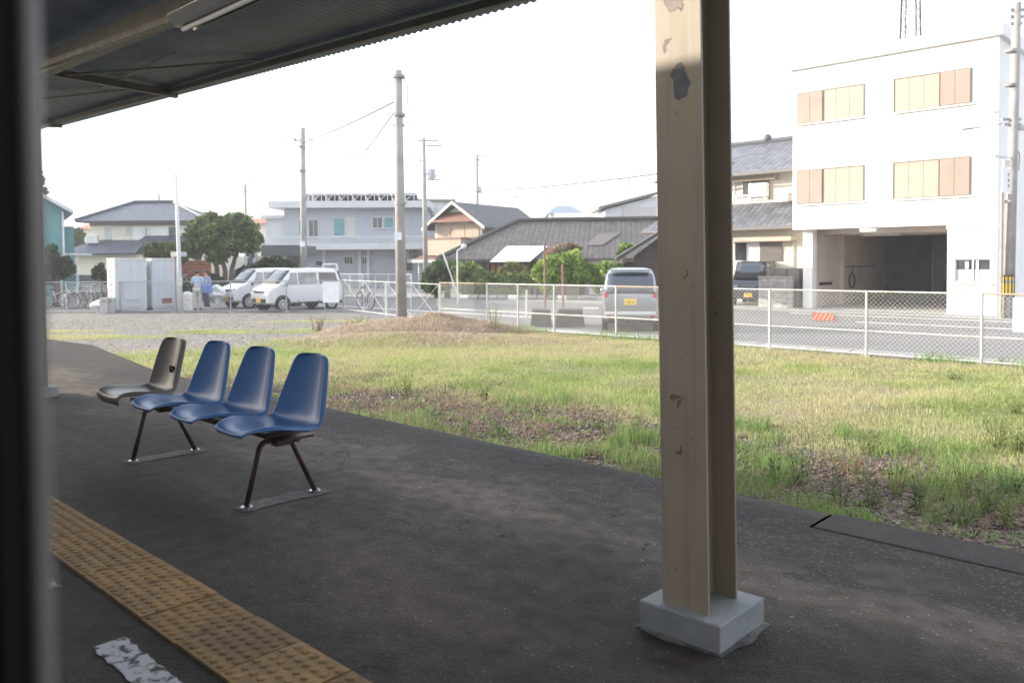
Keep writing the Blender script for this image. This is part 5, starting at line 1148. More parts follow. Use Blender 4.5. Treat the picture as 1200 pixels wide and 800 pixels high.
upole('television_aerial', 'small aerial on the ridge of the black gabled roof', 604, 330, 66, 229, .05, .04, m='alu', extras=[('arm',231,-5,5)], cat='aerial')
upole('steel_pole', 'pale steel pole with small boxes standing beside the right storage box', 211.5, 357, 31.3, 203, .085, .055, m='light_wall', px_t=208, extras=[('plate',330,3,3,5,'curtain')], cat='pole')
sb = thing('speaker_box', 'small white box on a thin post beside the steel pole', 'box', (*dp(205.5, 320, 31.6).xy, GZ), R(43.5)); zt = dp(205,298,31.6).z-GZ
MB().tube((0,0,0),(0,0,zt),.025).build('post', 'rust_red', sb); MB().box(-.13,.10,-.1,.1,zt-.10,zt+.10).build('casing', 'white_metal', sb, bevel=.01); MB().box(.25,.42,-.1,.1,zt-.09,zt+.09).build('casing', 'grey_wall', sb, bevel=.01); MB().tube((.0,0,zt),(.3,0,zt),.015).build('arm', 'alu', sb)
# right-hand pole with guard, sign plate and cabinet
RP = upole('utility_pole', 'concrete pole at the right edge with black and yellow guard', 1182, 345, 25.3, 4, .165, .12, px_t=1188, extras=[('arm',12,-2,16),('arm',20,-2,14),('arm',28,-2,12),('arm',140,-10,12),('arm',146,-8,12),('box',150,12,4,3),('band',60),('band',100),('band',236),('stay',170),('band',330)])
k = 25.3/F; zg0, zg1 = dp(1182,346,25.3).z-GZ, dp(1182,323,25.3).z-GZ
MB().tube((0,0,zg0),(0,0,zg1),.172,n=16).build('guard', 'yellow', RP)
mb = MB()
for q in range(10): a = 2*pi*q/10; mb.box(-.02,.02,-.176,-.168,zg0+.02,zg1-.02, Matrix.Rotation(a,4,'Z'))
mb.tube((0,0,zg0-.015),(0,0,zg0+.02),.178,n=16).tube((0,0,zg1-.02),(0,0,zg1+.02),.178,n=16); mb.build('guard_stripes', 'black', RP)
MB().tube((-.26,-.05,0),(-.26,-.05,dp(1175,226,25.3).z-GZ),.045).build('conduit', 'shutter_tan', RP)
pz0, pz1 = dp(1174,226,25.3).z-GZ, dp(1174,199,25.3).z-GZ
pl = MB().box(-.36,-.10,-.22,-.18,pz0,pz1).build('sign_plate', 'white_sheet', RP)
mb = MB()
for q in range(3):
    zz = pz1-.18-.17*q; mb.box(-.20,-.13,-.226,-.2205,zz-.008,zz+.008).box(-.172,-.158,-.226,-.2205,zz-.045,zz+.045).box(-.20,-.13,-.226,-.2205,zz+.035,zz+.047).box(-.20,-.13,-.226,-.2205,zz-.05,zz-.04)
mb.build('lettering', 'alu_brown', pl); MB().box(-.30,-.12,-.2,-.1,pz1+.05,pz1+.28).tube((-.55,-.1,pz1+.42),(-.1,-.1,pz1+.36),.04).build('lamp_bracket', 'light_wall', RP)
def wire(label, pa, pb, sag, r=.014, m='black', group='overhead wires'):
    a, b = Vector(pa), Vector(pb); n = 14; pts = [a.lerp(b, i/n)-Vector((0,0,sag*4*(i/n)*(1-i/n))) for i in range(n+1)]
    mid = Vector((a.x, a.y, a.z)); o = MB().path([p-mid for p in pts], r, 5).build('overhead_wire', m, None, loc=mid); tag(o, label, 'wire', group); return o
wire('thin wire running left and down from the tall bare pole', dp(467,117,23.6), dp(300,178,60), .4, .022, 'black')
wire('lower thin wire slanting down left from the tall bare pole', dp(466,126,23.6), dp(405,205,60), .1, .020, 'black')
wire('wire running from the left crossarm pole across to the pillar', dp(506,225,50), dp(860,191,24.5), .25, .022, 'black')
wire('dark wire crossing the white building between its window rows', dp(930,178.5,27.5), dp(1184,144,25.3), .05, .014, 'alu_brown')
wire('wire leaving the right edge pole near its top', dp(1187,14,25.3), dp(1290,30,20), .1, .012, 'alu_brown')
wire('faint wire between the two crossarm poles above the gabled roof', dp(514,165,50), dp(566,188,72), .2, .024)
wire('long faint wire from the slim pole across the blue roofed house to the left', dp(355,163,40), dp(60,206,70), .6, .022)
wire('faint wire from the slim pole right to the crossarm pole', dp(360,163,40), dp(492,171,50), .35, .020)
wire('short wire at the left edge of the white building', dp(878,103,30), dp(906,95,34), .02, .008, 'alu')
sp_ = wire('thick cable splice case on the wire across the white building', dp(1128,150.5,25.8), dp(1149,147.5,25.5), 0, .055, 'alu', group=None); sp_['category'] = 'splice case'; sp_.name = 'cable_splice'
# two rust red stakes and dark concrete blocks beside the road
for (px, pt, lab) in ((638.5, 284, 'taller rust red steel stake by the dark concrete blocks'), (659.5, 309, 'shorter rust red steel stake by the dark concrete blocks')):
    b = dp(px, 320, 29); st_ = thing('steel_stake', lab, 'stake', (b.x, b.y, GZ), 0, 'rust red stakes'); MB().tube((0,0,-.02),(0,0,dp(px,pt,29).z-GZ),.042,n=8).build('post', 'rust_red', st_, bevel=.003)
for (p0, p1, lab) in ((621, 646, 'left dark weathered concrete block behind the fence'), (651, 684, 'right dark weathered concrete block behind the fence')):
    q = dp((p0+p1)/2, 370, 23.6); w2 = (p1-p0)/2*23.6/F; o = MB(); o.poly([(-w2,-.5,0),(w2,-.5,0),(w2*.82,-.5,.52),(-w2*.82,-.5,.52)], (0,.9,0)); o = o.build('concrete_block', 'concrete_dark', None, loc=(q.x,q.y,GZ), rot=R(43.5), bevel=.02); tag(o, lab, 'concrete block', 'dark concrete blocks by the road')
for px, pt, lab in ((617, 318, 'thin white marker post left of the taller red stake'),):
    b = dp(px, 320, 27); o = MB().tube((0,0,0),(0,0,.95),.035,n=8).build('marker_post', 'fence_white', None, loc=(b.x,b.y,GZ)); tag(o, lab, 'post')
o = dp(537, 320, 40); lp = thing('leaning_pipe', 'pale green pipe leaning under the carport of the gabled house', 'pipe', (o.x,o.y,GZ), R(43.5)); MB().tube((.05,0,0),(-.75,.0,2.35),.04).build('pipe', 'light_wall', lp)
pm = dp(536, 320, 36); lm = thing('street_lamp', 'small lamp on a bent white post beside the carport', 'lamp', (pm.x,pm.y,GZ), R(43.5)); zt = dp(537,294,36).z-GZ; MB().path([(0,0,0),(0,0,zt),(.18,0,zt+.12),(.3,0,zt+.12)],.035).build('post', 'white_metal', lm); MB().ball((.3,0,zt+.2),.12).build('lamp_head', 'white_metal', lm)
# railing of the lane in front of the grey building
a, b = dp(432,320,41), dp(478,320,39); 
fence('lane_fence', 'pale pipe railing in front of the grey building ground floor', [dp(px,320,d).xy for px, d in ((395,45),(410,44.5),(425,44),(440,43.5),(455,43),(468,42.5),(482,42))], 1.25, 'white_metal', ['white_metal'], s=.2, wr=.006)
fr = thing('truck_rack', 'white tube rack frame standing behind the second white van', 'rack', (*dp(387,320,37).xy, GZ), R(43.5)); k = 37/F
MB().path([(-8*k,0,0),(-8*k,0,dp(387,310,37).z-GZ),(8*k,0,dp(387,310,37).z-GZ),(8*k,0,0)],.05).build('frame', 'white_metal', fr); MB().box(-7*k,7*k,.06,.1,1.0,dp(387,312,37).z-GZ).build('panel', 'grey_wall', fr)

# ================================================================== storage boxes, bins, bicycles, people
def sbox(px0, px1, pt, d, label, dark, text=False):
    F_ = Fac('storage_box', label, 'storage box', px0, d, 40, 'white steel storage boxes'); x1 = F_.p(px1, 340)[0]; z1 = F_.p((px0+px1)/2, pt)[1]
    F_.box('body', 'box_steel', 0, x1, 0, 1.15, .12, z1); F_.box('lid', 'white_metal', -.03, x1+.03, -.03, 1.18, z1+.002, z1+.05); F_.box('side_panel', 'white_metal', -.025, -.002, .05, 1.1, .2, z1-.05)
    hx0, hx1 = x1*.36, x1*.74; F_.box('hatch', 'rust_red' if dark else 'grey_wall', hx0, hx1, -.015, -.002, .28, .50)
    MB().box(hx0-.05,hx1+.05,-.03,-.016,.50,.54).box(hx0-.05,hx1+.05,-.03,-.016,.24,.28).build('hatch_frame', 'white_metal', F_.t)
    F_.box('skid', 'alu', .05, x1-.05, .05, .2, 0, .119); F_.box('skid', 'alu', .05, x1-.05, .9, 1.05, 0, .119)
    for k in range(1, 4): F_.box('panel_seam', 'grey_wall', x1*k/4-.006, x1*k/4+.006, -.006, -.001, .56, z1-.03)
    if text:    # five faded upright characters, too blurred in the photo to read
        G = [[(0,.5,1,.5),(0,-.5,1,-.5),(-.5,0,.1,1.1),(.5,0,.1,1.1)], [(-.25,.2,.12,.7),(.25,.2,.12,.7),(0,-.35,.7,.1),(0,.55,.5,.1)], [(0,.3,.9,.12),(-.2,-.2,.12,.8),(.25,-.2,.12,.8)], [(0,.4,.8,.12),(0,0,.6,.12),(0,-.4,.9,.12),(0,0,.12,1)], [(-.3,0,.12,.9),(0,.3,.8,.12),(.3,-.1,.12,.7),(0,-.4,.5,.12)]]
        mb = MB(); zz = z1-.48
        for gi, gl_ in enumerate(G):
            for (yc, zc, wy, wz) in gl_:
                if gi == 0: wy, wz = wy*.9, min(wz, .1) if wz < 1 else wz
                mb.box(-.034,-.0255, .55-yc*.34-max(wy*.2,.045), .55-yc*.34+max(wy*.2,.045), zz+zc*.17-max(wz*.08,.016), zz+zc*.17+max(wz*.08,.016))
            zz -= .25
        mb.build('lettering', 'sign_red', F_.t)
    return F_
sbox(135, 172, 304, 31.5, 'left white steel storage box with red upright lettering on its bright end', False, True)
sbox(178, 209, 304, 32.6, 'right white steel storage box with a rust brown hatch', True)
for i, (px, lab) in enumerate(((122, 'left grey plastic crate beside the lettered storage box'), (130, 'right grey plastic crate touching the lettered storage box'))):
    b = dp(px, 320, 31.2+.2*i); ct = thing('plastic_crate', lab, 'crate', (b.x,b.y,GZ), R(60), 'grey plastic crates'); MB().box(-.15,.14,-.2,.25,0,.55).build('body', 'crate_grey', ct, bevel=.015); MB().box(-.16,.15,-.21,.26,.551,.60).build('lid', 'crate_grey', ct, bevel=.01); MB().box(-.06,.06,-.215,-.201,.45,.49).build('handle', 'alu_brown', ct)
b = dp(115, 320, 31.8); o = MB().ball((0,0,.34), .30, (1,.8,1), 26, 18).build('white_bag', 'plastic_bag', None, loc=(b.x,b.y,GZ), smooth=True); 
for v in o.data.vertices: v.co += Vector((mnoise.noise(v.co*4), mnoise.noise(v.co*5+Vector((3,1,2))), mnoise.noise(v.co*3+Vector((7,1,2)))))*.16
for v in o.data.vertices: v.co.z = max(v.co.z*.8, 0)
tag(o, 'crumpled white bag lying behind the grey crates', 'bag')
b = dp(219.5, 320, 31.8); bn = thing('white_bin', 'pale plastic bin with rounded lid beside the people', 'bin', (b.x,b.y,GZ), R(43.5)); MB().tube((0,0,0),(0,0,.68),.17,.19,n=18).build('body', 'white_metal', bn, smooth=False); MB().ball((0,0,.69),.2,(1,1,.55)).build('lid', 'white_metal', bn, smooth=True)
def bicycle(px, d, rot, label, fm='alu', basket=True, loc=None):
    b = dp(px, 320, d); t = thing('bicycle', label, 'bicycle', (b.x,b.y,GZ+.016), rot, 'parked bicycles')
    for x in (-.52, .52):
        MB().torus((x,0,.33),(0,1,0),.31,.02,26,6).build('tyre', 'tyre', t, smooth=True); mb = MB().torus((x,0,.33),(0,1,0),.285,.01,26,5)
        for k in range(12): mb.tube((x,0,.33),(x+.28*math.cos(2*pi*k/12),0,.33+.28*math.sin(2*pi*k/12)),.0025,n=3)
        mb.build('wheel', 'alu', t); MB().torus((x,0,.33),(0,1,0),.345,.012,16,4).build('mudguard', 'alu', t) if False else None
    MB().tube((-.52,0,.33),(-.08,0,.30),.014).tube((-.52,0,.33),(-.16,0,.66),.011).tube((-.08,0,.30),(-.2,0,.78),.016).tube((-.08,0,.30),(.36,0,.72),.018).tube((.33,0,.86),(.52,0,.33),.015).tube((-.17,0,.62),(.35,0,.80),.014).build('frame', fm, t, smooth=True)
    MB().path([(.31,0,.86),(.30,0,1.0),(.27,.12,1.03),(.12,.27,1.02)],.011).path([(.30,0,1.0),(.27,-.12,1.03),(.12,-.27,1.02)],.011).build('handlebar', 'alu', t)
    MB().ball((-.21,0,.83),.1,(1.3,.7,.4)).build('saddle', 'black', t, smooth=True)
    MB().tube((-.08,-.09,.30),(-.08,.09,.30),.012).torus((-.08,-.03,.30),(0,1,0),.085,.008,16,4).tube((-.08,.09,.30),(.05,.10,.20),.009).tube((-.08,-.09,.30),(-.21,-.10,.40),.009).box(.0,.1,.10,.17,.185,.205).box(-.26,-.16,-.17,-.10,.39,.41).build('pedals', 'alu_brown', t)
    if basket:
        mb = MB()
        for zz in (.72, .82, .93): mb.path([(.40,-.16,zz),(.68,-.17,zz),(.68,.17,zz),(.40,.16,zz),(.40,-.16,zz)],.006,5)
        for q in ((.40,-.16),(.54,-.16),(.68,-.17),(.68,0),(.68,.17),(.54,.16),(.40,.16)): mb.tube((q[0],q[1],.70),(q[0],q[1],.93),.005,n=4)
        mb.build('basket', 'alu', t)
    return t
bk = bicycle(68, 34.0, R(60), 'silver bicycle seen side on at the far left behind the fence')
for px, d, ro, lab in ((84, 35.2, R(20), 'dark bicycle parked second from the left, angled'), (96, 35.0, R(8), 'bicycle parked in the middle of the row, angled to the fence'), (103, 34.6, R(-4), 'bicycle with pale frame near the grey crates'), (112, 35.4, R(4), 'bicycle parked closest to the storage box'), (428, 33.5, R(-10), 'white bicycle standing behind the gate leaf')):
    q = dp(px, 320, d); dup(bk, lab, (q.x, q.y, GZ+.016), ro)

def person(label, loc, rot, H, pose, shirt, trousers, hairlen=.0, long_sleeve=False):
    """one continuous skinned body; clothes and hair are its children. x right, -y is forward"""
    t = None; s = H/1.7
    J = {}; E = []; RD = {}
    def j(n, p, r, par=None):
        J[n] = len(J); P_.append(Vector(p)*s); RD[n] = r*s
        if par: E.append((J[par], J[n]))
    P_ = []
    j('pelvis', (0,0,.93), .125); j('waist', (0,0,1.08), .115, 'pelvis'); j('chest', (0,.0,1.28), .135, 'waist'); j('neck0', (0,0,1.42), .075, 'chest'); j('neck', (0,-.01,1.49), .052, 'neck0'); j('head', (0,-.02,1.58), .082, 'neck'); j('crown', (0,-.015,1.655), .07, 'head')
    for sd, S in ((1,'r'), (-1,'l')):
        ar = pose['arm'+S]; j('sh'+S, (sd*.17,0,1.385), .055, 'neck0'); j('el'+S, ar[0], .04, 'sh'+S); j('wr'+S, ar[1], .026, 'el'+S); 
        d = (Vector(ar[1])-Vector(ar[0])).normalized(); pm_ = Vector(ar[1])+d*.06; j('pa'+S, pm_, .03, 'wr'+S)
        for fi_ in range(4):
            o = Vector((0,(fi_-1.5)*.02,0)); f1 = pm_+d*.05+o; f2 = f1+d*.035+Vector((-sd*.012,0,0)); j('f%s%da' % (S, fi_), f1, .010, 'pa'+S); j('f%s%db' % (S, fi_), f2, .008, 'f%s%da' % (S, fi_))
        j('t%sa' % S, Vector(ar[1])+d*.04+Vector((-sd*.01,-.04,0)), .011, 'pa'+S); j('t%sb' % S, Vector(ar[1])+d*.075+Vector((-sd*.015,-.052,0)), .009, 't%sa' % S)
        lg = pose['leg'+S]; j('hp'+S, (sd*.095,0,.88), .095, 'pelvis'); j('kn'+S, lg[0], .062, 'hp'+S); j('an'+S, lg[1], .042, 'kn'+S); a_ = Vector(lg[1]); j('ft'+S, a_+Vector((0,-.08,-.05)), .036, 'an'+S); j('to'+S, a_+Vector((0,-.17,-.055)), .028, 'ft'+S)
    def skin(name, names, m, grow, parent, only=None):
        idx = {n: i for i, n in enumerate(names)}; me = bpy.data.meshes.new(name); allE = [(a, b) for a, b in E]; inv = {v: k for k, v in J.items()}
        me.from_pydata([P_[J[n]] for n in names], [(idx[inv[a]], idx[inv[b]]) for a, b in allE if inv[a] in idx and inv[b] in idx], [])
        o = bpy.data.objects.new(name, me); COL.objects.link(o); o.modifiers.new('skin', 'SKIN'); 
        for n in names: v = me.skin_vertices[0].data[idx[n]]; v.radius = (RD[n]*grow, RD[n]*grow*(.72 if n in ('pelvis','waist','chest','neck0') else 1)); 
        me.skin_vertices[0].data[0].use_root = True
        sb_ = o.modifiers.new('sub', 'SUBSURF'); sb_.levels = sb_.render_levels = 2; me.materials.append(M[m]); o.parent = parent
        for p in me.polygons: p.use_smooth = True
        return o
    body = skin('person', list(J), 'skin', 1.0, None); body.location = loc; body.rotation_euler = (0,0,rot); tag(body, label, 'person')
    sh_ = ['chest','waist','pelvis','neck0','shr','shl','elr','ell'] + (['wrr','wrl'] if long_sleeve else [])
    skin('shirt', sh_, shirt, 1.22, body); skin('trousers', ['pelvis','hpr','hpl','knr','knl','anr','anl'], trousers, 1.28, body)
    for S in 'rl':
        a_ = P_[J['an'+S]]; MB().ball((a_.x, a_.y-.07*s, .05*s), .06*s, (.85,2.2,.85)).build('shoe', 'white_metal' if 'lilac' in shirt else 'black', body, smooth=True)
    h = P_[J['head']]; MB().ball((h.x, h.y+.034*s, h.z+.05*s), .100*s, (.95,.95,.98), 16, 12).build('hair', 'hair', body, smooth=True)
    MB().ball((h.x, h.y-.098*s, h.z-.012*s), .014*s, (.8,1.2,1.3)).build('nose', 'skin', body, smooth=True)
    for sd in (1,-1): MB().ball((h.x+sd*.032*s, h.y-.082*s, h.z+.012*s), .011*s).build('eye', 'hair', body, smooth=True); MB().ball((h.x+sd*.088*s, h.y, h.z), .022*s, (.4,.8,1.2)).build('ear', 'skin', body, smooth=True)
    MB().ball((h.x, h.y-.086*s, h.z-.045*s), .02*s, (1.2,.3,.3)).build('mouth', 'lamp_red', body)
    return body
q = dp(231, 320, 32.6); person('person in pale blue shirt and beige trousers standing left, seen from behind', (q.x,q.y,GZ+.016), R(43.5+195), 1.60,
    dict(armr=((.23,.0,1.12),(.16,-.20,1.02)), arml=((-.24,.0,1.13),(-.24,-.05,.90)), legr=((.10,-.03,.50),(.10,.02,.085)), legl=((-.11,.0,.50),(-.12,.03,.085))), 'cloth_lightblue', 'cloth_beige')
q2 = dp(241.5, 320, 33.0); person('person in lilac checked shirt and navy trousers facing the camera, white shoes', (q2.x,q2.y,GZ+.016), R(43.5-25), 1.58,
    dict(armr=((.24,.02,1.12),(.22,-.16,.98)), arml=((-.23,.0,1.13),(-.17,-.18,1.0)), legr=((.11,-.05,.50),(.13,.0,.085)), legl=((-.09,.0,.50),(-.09,.04,.085))), 'cloth_lilac', 'cloth_navy', long_sleeve=True)
q = dp(242.5, 320, 32.5); t = thing('shoulder_bag', 'blue bag carried in front of the person in lilac', 'bag', (q.x,q.y,GZ+.70), R(43.5-15)); MB().box(-.19,.19,-.09,.09,0,.36).build('bag_body', 'bag_blue', t, bevel=.05); MB().path([(-.15,0,.35),(-.10,0,.62),(.10,0,.62),(.15,0,.35)],.012).build('strap', 'bag_blue', t)
q = dp(253.5, 320, 33.2); o = MB().ball((0,0,.40), .38, (1.05,.7,.95), 30, 20).build('carrier_bag', 'plastic_bag', None, loc=(q.x,q.y,GZ+.25), smooth=True)
for v in o.data.vertices: v.co += Vector((mnoise.noise(v.co*4), mnoise.noise(v.co*5+Vector((3,1,2))), mnoise.noise(v.co*3+Vector((7,1,2)))))*.18
tag(o, 'large pale translucent sack held beside the person in lilac', 'sack')

# ================================================================== grass, weeds, gravel
def blades(n, x0, x1, y0, y1, seed, prob, hfun, wid, cols, name, m='leafy', lean=.45):
    r = np.random.default_rng(seed); X = r.uniform(x0, x1, n); Y = r.uniform(y0, y1, n); k = r.random(n) < prob(X, Y); X, Y = X[k], Y[k]; n = len(X)
    Z = height(X, Y); h = hfun(X, Y, r); a = r.uniform(0, 2*pi, n); w2 = wid*(.6+.8*r.random(n))*(.5+.5*np.clip(np.hypot(X,Y)/12, .6, 2)); dx, dy = np.cos(a), np.sin(a)
    la = r.uniform(0, 2*pi, n); lm = lean*h*r.random(n)**.7; lx, ly = np.cos(la)*lm, np.sin(la)*lm
    P0 = np.stack([X-dx*w2/2, Y-dy*w2/2, Z-.01], -1); P1 = np.stack([X+dx*w2/2, Y+dy*w2/2, Z-.01], -1)
    P2 = np.stack([X+lx*.4+dx*w2*.35, Y+ly*.4+dy*w2*.35, Z+h*.6], -1); P3 = np.stack([X+lx*.4-dx*w2*.35, Y+ly*.4-dy*w2*.35, Z+h*.6], -1); P4 = np.stack([X+lx*1.2, Y+ly*1.2, Z+h*(1-.25*r.random(n))], -1)
    V = np.stack([P0,P1,P2,P3,P4], 1).reshape(-1,3); b = np.arange(n)*5
    Fi = np.concatenate([np.stack([b,b+1,b+2,b+3],-1), np.stack([b+3,b+2,b+4,b+4],-1)])
    Fi = np.concatenate([np.stack([b,b+1,b+2],-1), np.stack([b,b+2,b+3],-1), np.stack([b+3,b+2,b+4],-1)])
    C = cols(X, Y, r); C = np.repeat(C, 5, 0)
    o = npmesh(name, V, Fi, C, m); return o
def gcols(X, Y, r):
    n = len(X); G = np.array([(.20,.28,.09),(.27,.35,.11),(.36,.42,.15),(.45,.46,.21),(.54,.50,.30),(.45,.40,.24)])
    f = fbm(X, Y, .45, 7)*.62+fbm(X, Y, 2.2, 9)*.28+.30*r.random(n)-.06+.10*sstep(13.0, 15.8, Y); i = np.clip((f-.20)/.54*6, 0, 5).astype(int); return G[i]*(.8+.4*r.random(n))[:,None]
gr = blades(950000, -31, 3, 4.6, 16.05, 11, lambda X, Y: masks(X, Y)[0]*(.25+.75*sstep(.3,.55,fbm(X,Y,1.3,4)))*np.where(X < -17, .75, 1.0), lambda X, Y, r: (.028+.070*fbm(X, Y, .8, 6)**1.5*1.5)*(.5+.8*r.random(len(X)))*np.where(X < -18, .6, 1), .0055, gcols, 'grass')
tag(gr, kind='stuff')
def wcols(X, Y, r):
    n = len(X); G = np.array([(.15,.25,.07),(.20,.31,.09),(.26,.36,.11),(.31,.36,.14),(.40,.34,.19)]); i = np.clip(r.normal(1.6,1.0,n)+1.5*(fbm(X,Y,.8,12)-.4), 0, 4).astype(int); return G[i]*(.8+.4*r.random(n))[:,None]
# weeds scattered over the damp strip beside the platform, in tufts
def weedprob(X, Y): 
    c = sstep(.53, .66, fbm(X, Y, 1.9, 21)); return c*sstep(9.6, 8.2, Y-.3*(X > -6))*sstep(-12.5, -9, X)*(.25+.75*sstep(-9, -4, X))
wd = blades(80000, -13, 1.5, 4.4, 9.0, 12, weedprob, lambda X, Y, r: (.05+.17*fbm(X, Y, 2.3, 22)**2*2)*(.5+.8*r.random(len(X))), .0075, wcols, 'weeds', lean=.8); tag(wd, kind='stuff')
gc_ = blades(70000, -14, 2.0, 4.4, 9.2, 15, lambda X, Y: .30*sstep(.48, .66, fbm(X, Y, 3.1, 41))*masks(X, Y)[2], lambda X, Y, r: .015+.05*r.random(len(X)), .020, wcols, 'ground_cover', lean=1.8); tag(gc_, kind='stuff')
ds_ = blades(42000, -14, 2.0, 4.4, 9.6, 16, lambda X, Y: .8*sstep(.45, .62, fbm(X, Y, 2.0, 47))*masks(X, Y)[2], lambda X, Y, r: .03+.10*r.random(len(X)), .007, lambda X, Y, r: np.array([(.34,.25,.17),(.25,.17,.12),(.40,.31,.21)])[r.integers(0,3,len(X))], 'dead_stems', lean=2.4); tag(ds_, kind='stuff')
def scols(X, Y, r): G = np.array([(.52,.43,.33),(.45,.36,.27),(.36,.28,.21),(.58,.50,.40)]); return G[r.integers(0,4,len(X))]*(.8+.4*r.random(len(X)))[:,None]
dry = blades(90000, -22, -11, 10, 17, 13, lambda X, Y: np.clip(mound(X,Y)*6,0,1), lambda X, Y, r: .03+.09*r.random(len(X)), .012, scols, 'dry_grass', lean=1.6); tag(dry, kind='stuff')
fr_ = blades(7000, -18.4, 2, 15.7, 16.6, 14, lambda X, Y: sstep(.4,.6,fbm(X,Y,.9,30)), lambda X, Y, r: .06+.28*r.random(len(X))*fbm(X,Y,1.1,31), .010, wcols, 'fence_weeds', lean=.4); tag(fr_, kind='stuff')
# gravel stones
def stones(name, n, x0, x1, y0, y1, prob, smin, smax, cols, seed, zoff=0):
    r = np.random.default_rng(seed); X = r.uniform(x0,x1,n); Y = r.uniform(y0,y1,n); k = r.random(n) < prob(X,Y); X, Y = X[k], Y[k]; n = len(X); Z = height(X,Y)+zoff; s = smin+(smax-smin)*r.random(n)**2.5
    base = np.array([(1,0,0),(-.8,.5,0),(-.5,-.9,.1),(.1,.1,.7),(.3,.9,.2),(0,0,-.6)]); V = base[None]*(.7+.6*r.random((n,6,1))); a = r.uniform(0,2*pi,n); c, s_ = np.cos(a)[:,None], np.sin(a)[:,None]
    Vx = V[:,:,0]*c-V[:,:,1]*s_; Vy = V[:,:,0]*s_+V[:,:,1]*c; V = np.stack([Vx, Vy, V[:,:,2]], -1)*s[:,None,None]+np.stack([X,Y,Z],-1)[:,None,:]
    T = np.array([(0,4,3),(4,1,3),(1,2,3),(2,0,3),(4,0,5),(1,4,5),(2,1,5),(0,2,5)]); Fi = (T[None]+(np.arange(n)*6)[:,None,None]).reshape(-1,3)
    C = np.array(cols)[r.integers(0,len(cols),n)]*(.75+.5*r.random(n))[:,None]; return tag(npmesh(name, V.reshape(-1,3), Fi, np.repeat(C,6,0), 'stones'), kind='stuff')
stones('gravel', 90000, -14, 2, 4.4, 9.5, lambda X, Y: masks(X,Y)[2]*.9+.05, .005, .024, [(.12,.09,.075),(.17,.135,.115),(.10,.08,.07),(.30,.27,.24),(.07,.06,.055),(.14,.11,.10)], 21)
stones('gravel', 30000, -30, -9, 5, 16, lambda X, Y: .55*(1-masks(X,Y)[0]), .008, .035, [(.30,.28,.25),(.22,.20,.175),(.40,.38,.35),(.18,.15,.13)], 22)
stones('litter', 22000, -14, 2, 4.4, 8.8, lambda X, Y: masks(X,Y)[2]*.7, .006, .032, [(.16,.11,.085),(.24,.17,.13),(.11,.08,.065)], 23, .006)
# individual taller plants the photo shows
def plant(label, px, py, d, h, n, spread, cols, w_=.02, name='weed_plant', up=.9, seed=1, cat='plant', group=None, lf=.10):
    p = gp(px, py, GZ+.03) if d is None else dp(px, py, d); p.z = float(height(p.x, p.y)); r = np.random.default_rng(seed); t = thing(name, label, cat, p, 0, group); mb = MB(); V = []; C = []
    for i in range(n):
        a = r.uniform(0,2*pi); rr_ = spread*r.random()**.6; hh = h*(.55+.45*r.random()); b0 = Vector((math.cos(a)*rr_*.35, math.sin(a)*rr_*.35, -.01)); b1 = Vector((math.cos(a)*rr_, math.sin(a)*rr_, hh)); mb.tube(b0, b1, .004, .002, 4)
        for q in range(int(hh/.035)):
            s = (q+1)/(hh/.035+1); c = b0.lerp(b1, s); la = r.uniform(0,2*pi); d_ = Vector((math.cos(la), math.sin(la), up*r.random()))*lf*(.5+.6*r.random())*(1.1-s*.6); sd_ = d_.cross(Vector((0,0,1))).normalized()*w_*(.6+.6*r.random())*.5
            V += [c, c+d_*.5+sd_, c+d_, c+d_*.5-sd_]; C += [np.array(cols[r.integers(0,len(cols))])*(.8+.4*r.random())]*4
    mb.build('stem', 'bark' if cols is DARKG else 'stalk', t); npmesh('foliage', np.array([tuple(v) for v in V]), np.arange(len(V)).reshape(-1,4), np.array(C), 'leafy', t); return t
mat('stalk', (.16,.18,.06), None, rough=.8)
YG = [(.18,.24,.05),(.24,.28,.07),(.12,.18,.04)]; MG = [(.08,.14,.035),(.12,.19,.05),(.05,.10,.03)]
plant('upright yellow green weed at the field edge left of centre', 477, 461, None, .34, 7, .10, YG, seed=41, w_=.03)
plant('small dark green leafy weed near the middle of the stony strip', 568, 466, None, .22, 8, .12, MG, seed=42, w_=.04)
plant('tall thin reddish dry stalk standing in the grass right of the pillar', 953, 514, None, .50, 2, .02, [(.30,.16,.09),(.24,.13,.08)], seed=43, w_=.012, lf=.03, name='dry_stalk')
plant('broad fine leaved green weed right of the dry stalk', 1016, 528, None, .26, 12, .20, MG+YG, seed=44, w_=.02)
plant('rusty brown dry fern like weed below the dry stalk', 995, 550, None, .20, 12, .16, [(.34,.19,.10),(.26,.14,.08)], seed=45, w_=.015)
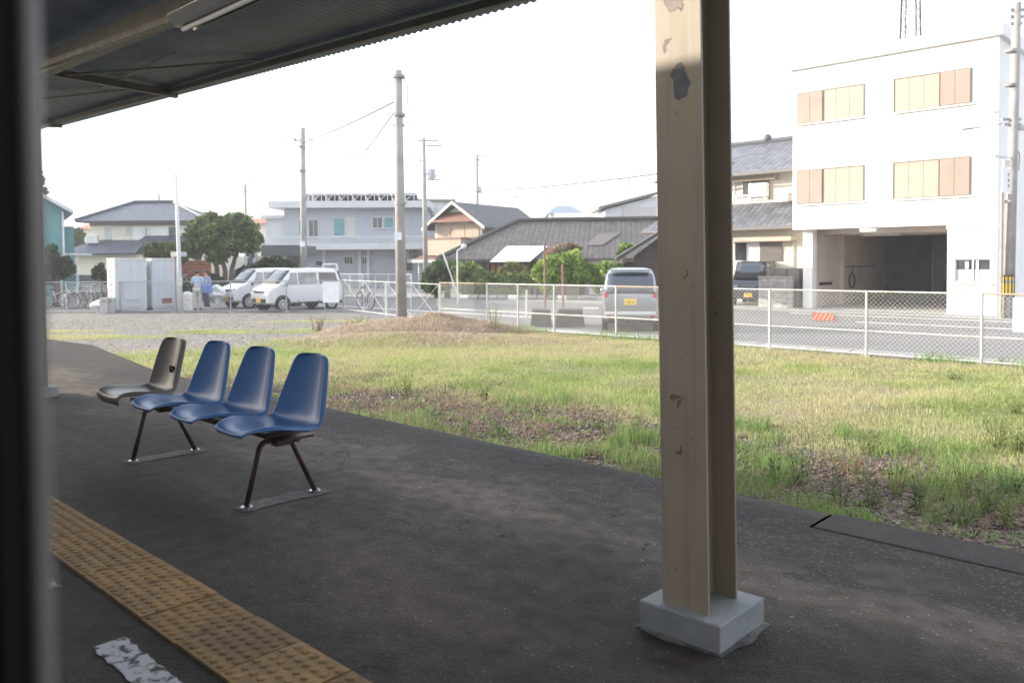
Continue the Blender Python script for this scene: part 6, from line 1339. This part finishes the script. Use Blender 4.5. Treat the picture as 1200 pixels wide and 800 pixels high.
for i, (px, py, h, s, lab) in enumerate(((1168,520,.40,.20,'dense yellow green tuft at the right edge of the field'), (1192,528,.36,.16,'second yellow green tuft touching the right picture edge'), (1190,482,.22,.16,'small bright tuft higher up at the right edge'), (1120,445,.16,.14,'small dark green leafy tuft near the fence at right'))):
    plant(lab, px, py, None, h, 16, s, YG if i < 3 else MG, seed=50+i, w_=.02, group=None)
k = 0
for (px, py, h) in ((905,560,.25),(940,566,.34),(935,600,.22),(985,588,.3),(1020,592,.28),(1050,575,.34),(1075,590,.26),(1100,560,.24),(1135,580,.34),(1160,596,.3),(1185,575,.26),(880,545,.2),(1010,560,.22),(1128,610,.2),(1178,612,.24),(545,503,.18),(590,512,.2),(640,522,.22),(700,500,.24),(720,520,.22),(660,500,.15),(505,488,.14),(750,500,.2)):
    k += 1; plant('low green weed tuft growing in the stony strip beside the platform', px, py, None, h, 7, .12, MG if k % 3 else YG, seed=60+k, w_=.022, group='weed tufts in the stony strip')
plant('reddish and green leafy weed at the left end of the dry mound', 372, 388, None, .55, 10, .25, [(.28,.10,.05),(.10,.15,.04),(.14,.18,.05)], seed=90, w_=.06)
plant('orange brown weed beside the reddish leafy one', 404, 386, None, .35, 6, .15, [(.34,.18,.06),(.26,.14,.06)], seed=91, w_=.04)
plant('bushy green weed left of the utility pole', 424, 384, None, .42, 22, .42, YG+MG, seed=92, w_=.03)
plant('tall straw coloured grass clump at the right end of the mound', 580, 392, None, .75, 22, .3, [(.44,.36,.20),(.36,.32,.15)], seed=93, w_=.015, lf=.06, name='dry_clump')
plant('shorter straw grass clump right of the tall one', 604, 394, None, .45, 14, .25, [(.44,.36,.20),(.30,.30,.12)], seed=94, w_=.015, lf=.06, name='dry_clump')

# ================================================================== air
hb = MB().box(-130, 60, -20, 110, GZ-1.6, 17).build('haze', 'black'); hb.data.materials.clear()
hm = bpy.data.materials.new('haze_air'); hm.use_nodes = True; hn = hm.node_tree; hn.nodes.clear(); pv = hn.nodes.new('ShaderNodeVolumePrincipled'); mo_ = hn.nodes.new('ShaderNodeOutputMaterial')
pv.inputs['Color'].default_value = (.93,.95,1,1); pv.inputs['Density'].default_value = .0014; pv.inputs['Anisotropy'].default_value = .3; hn.links.new(pv.outputs[0], mo_.inputs['Volume']); hb.data.materials.append(hm); tag(hb, kind='stuff')
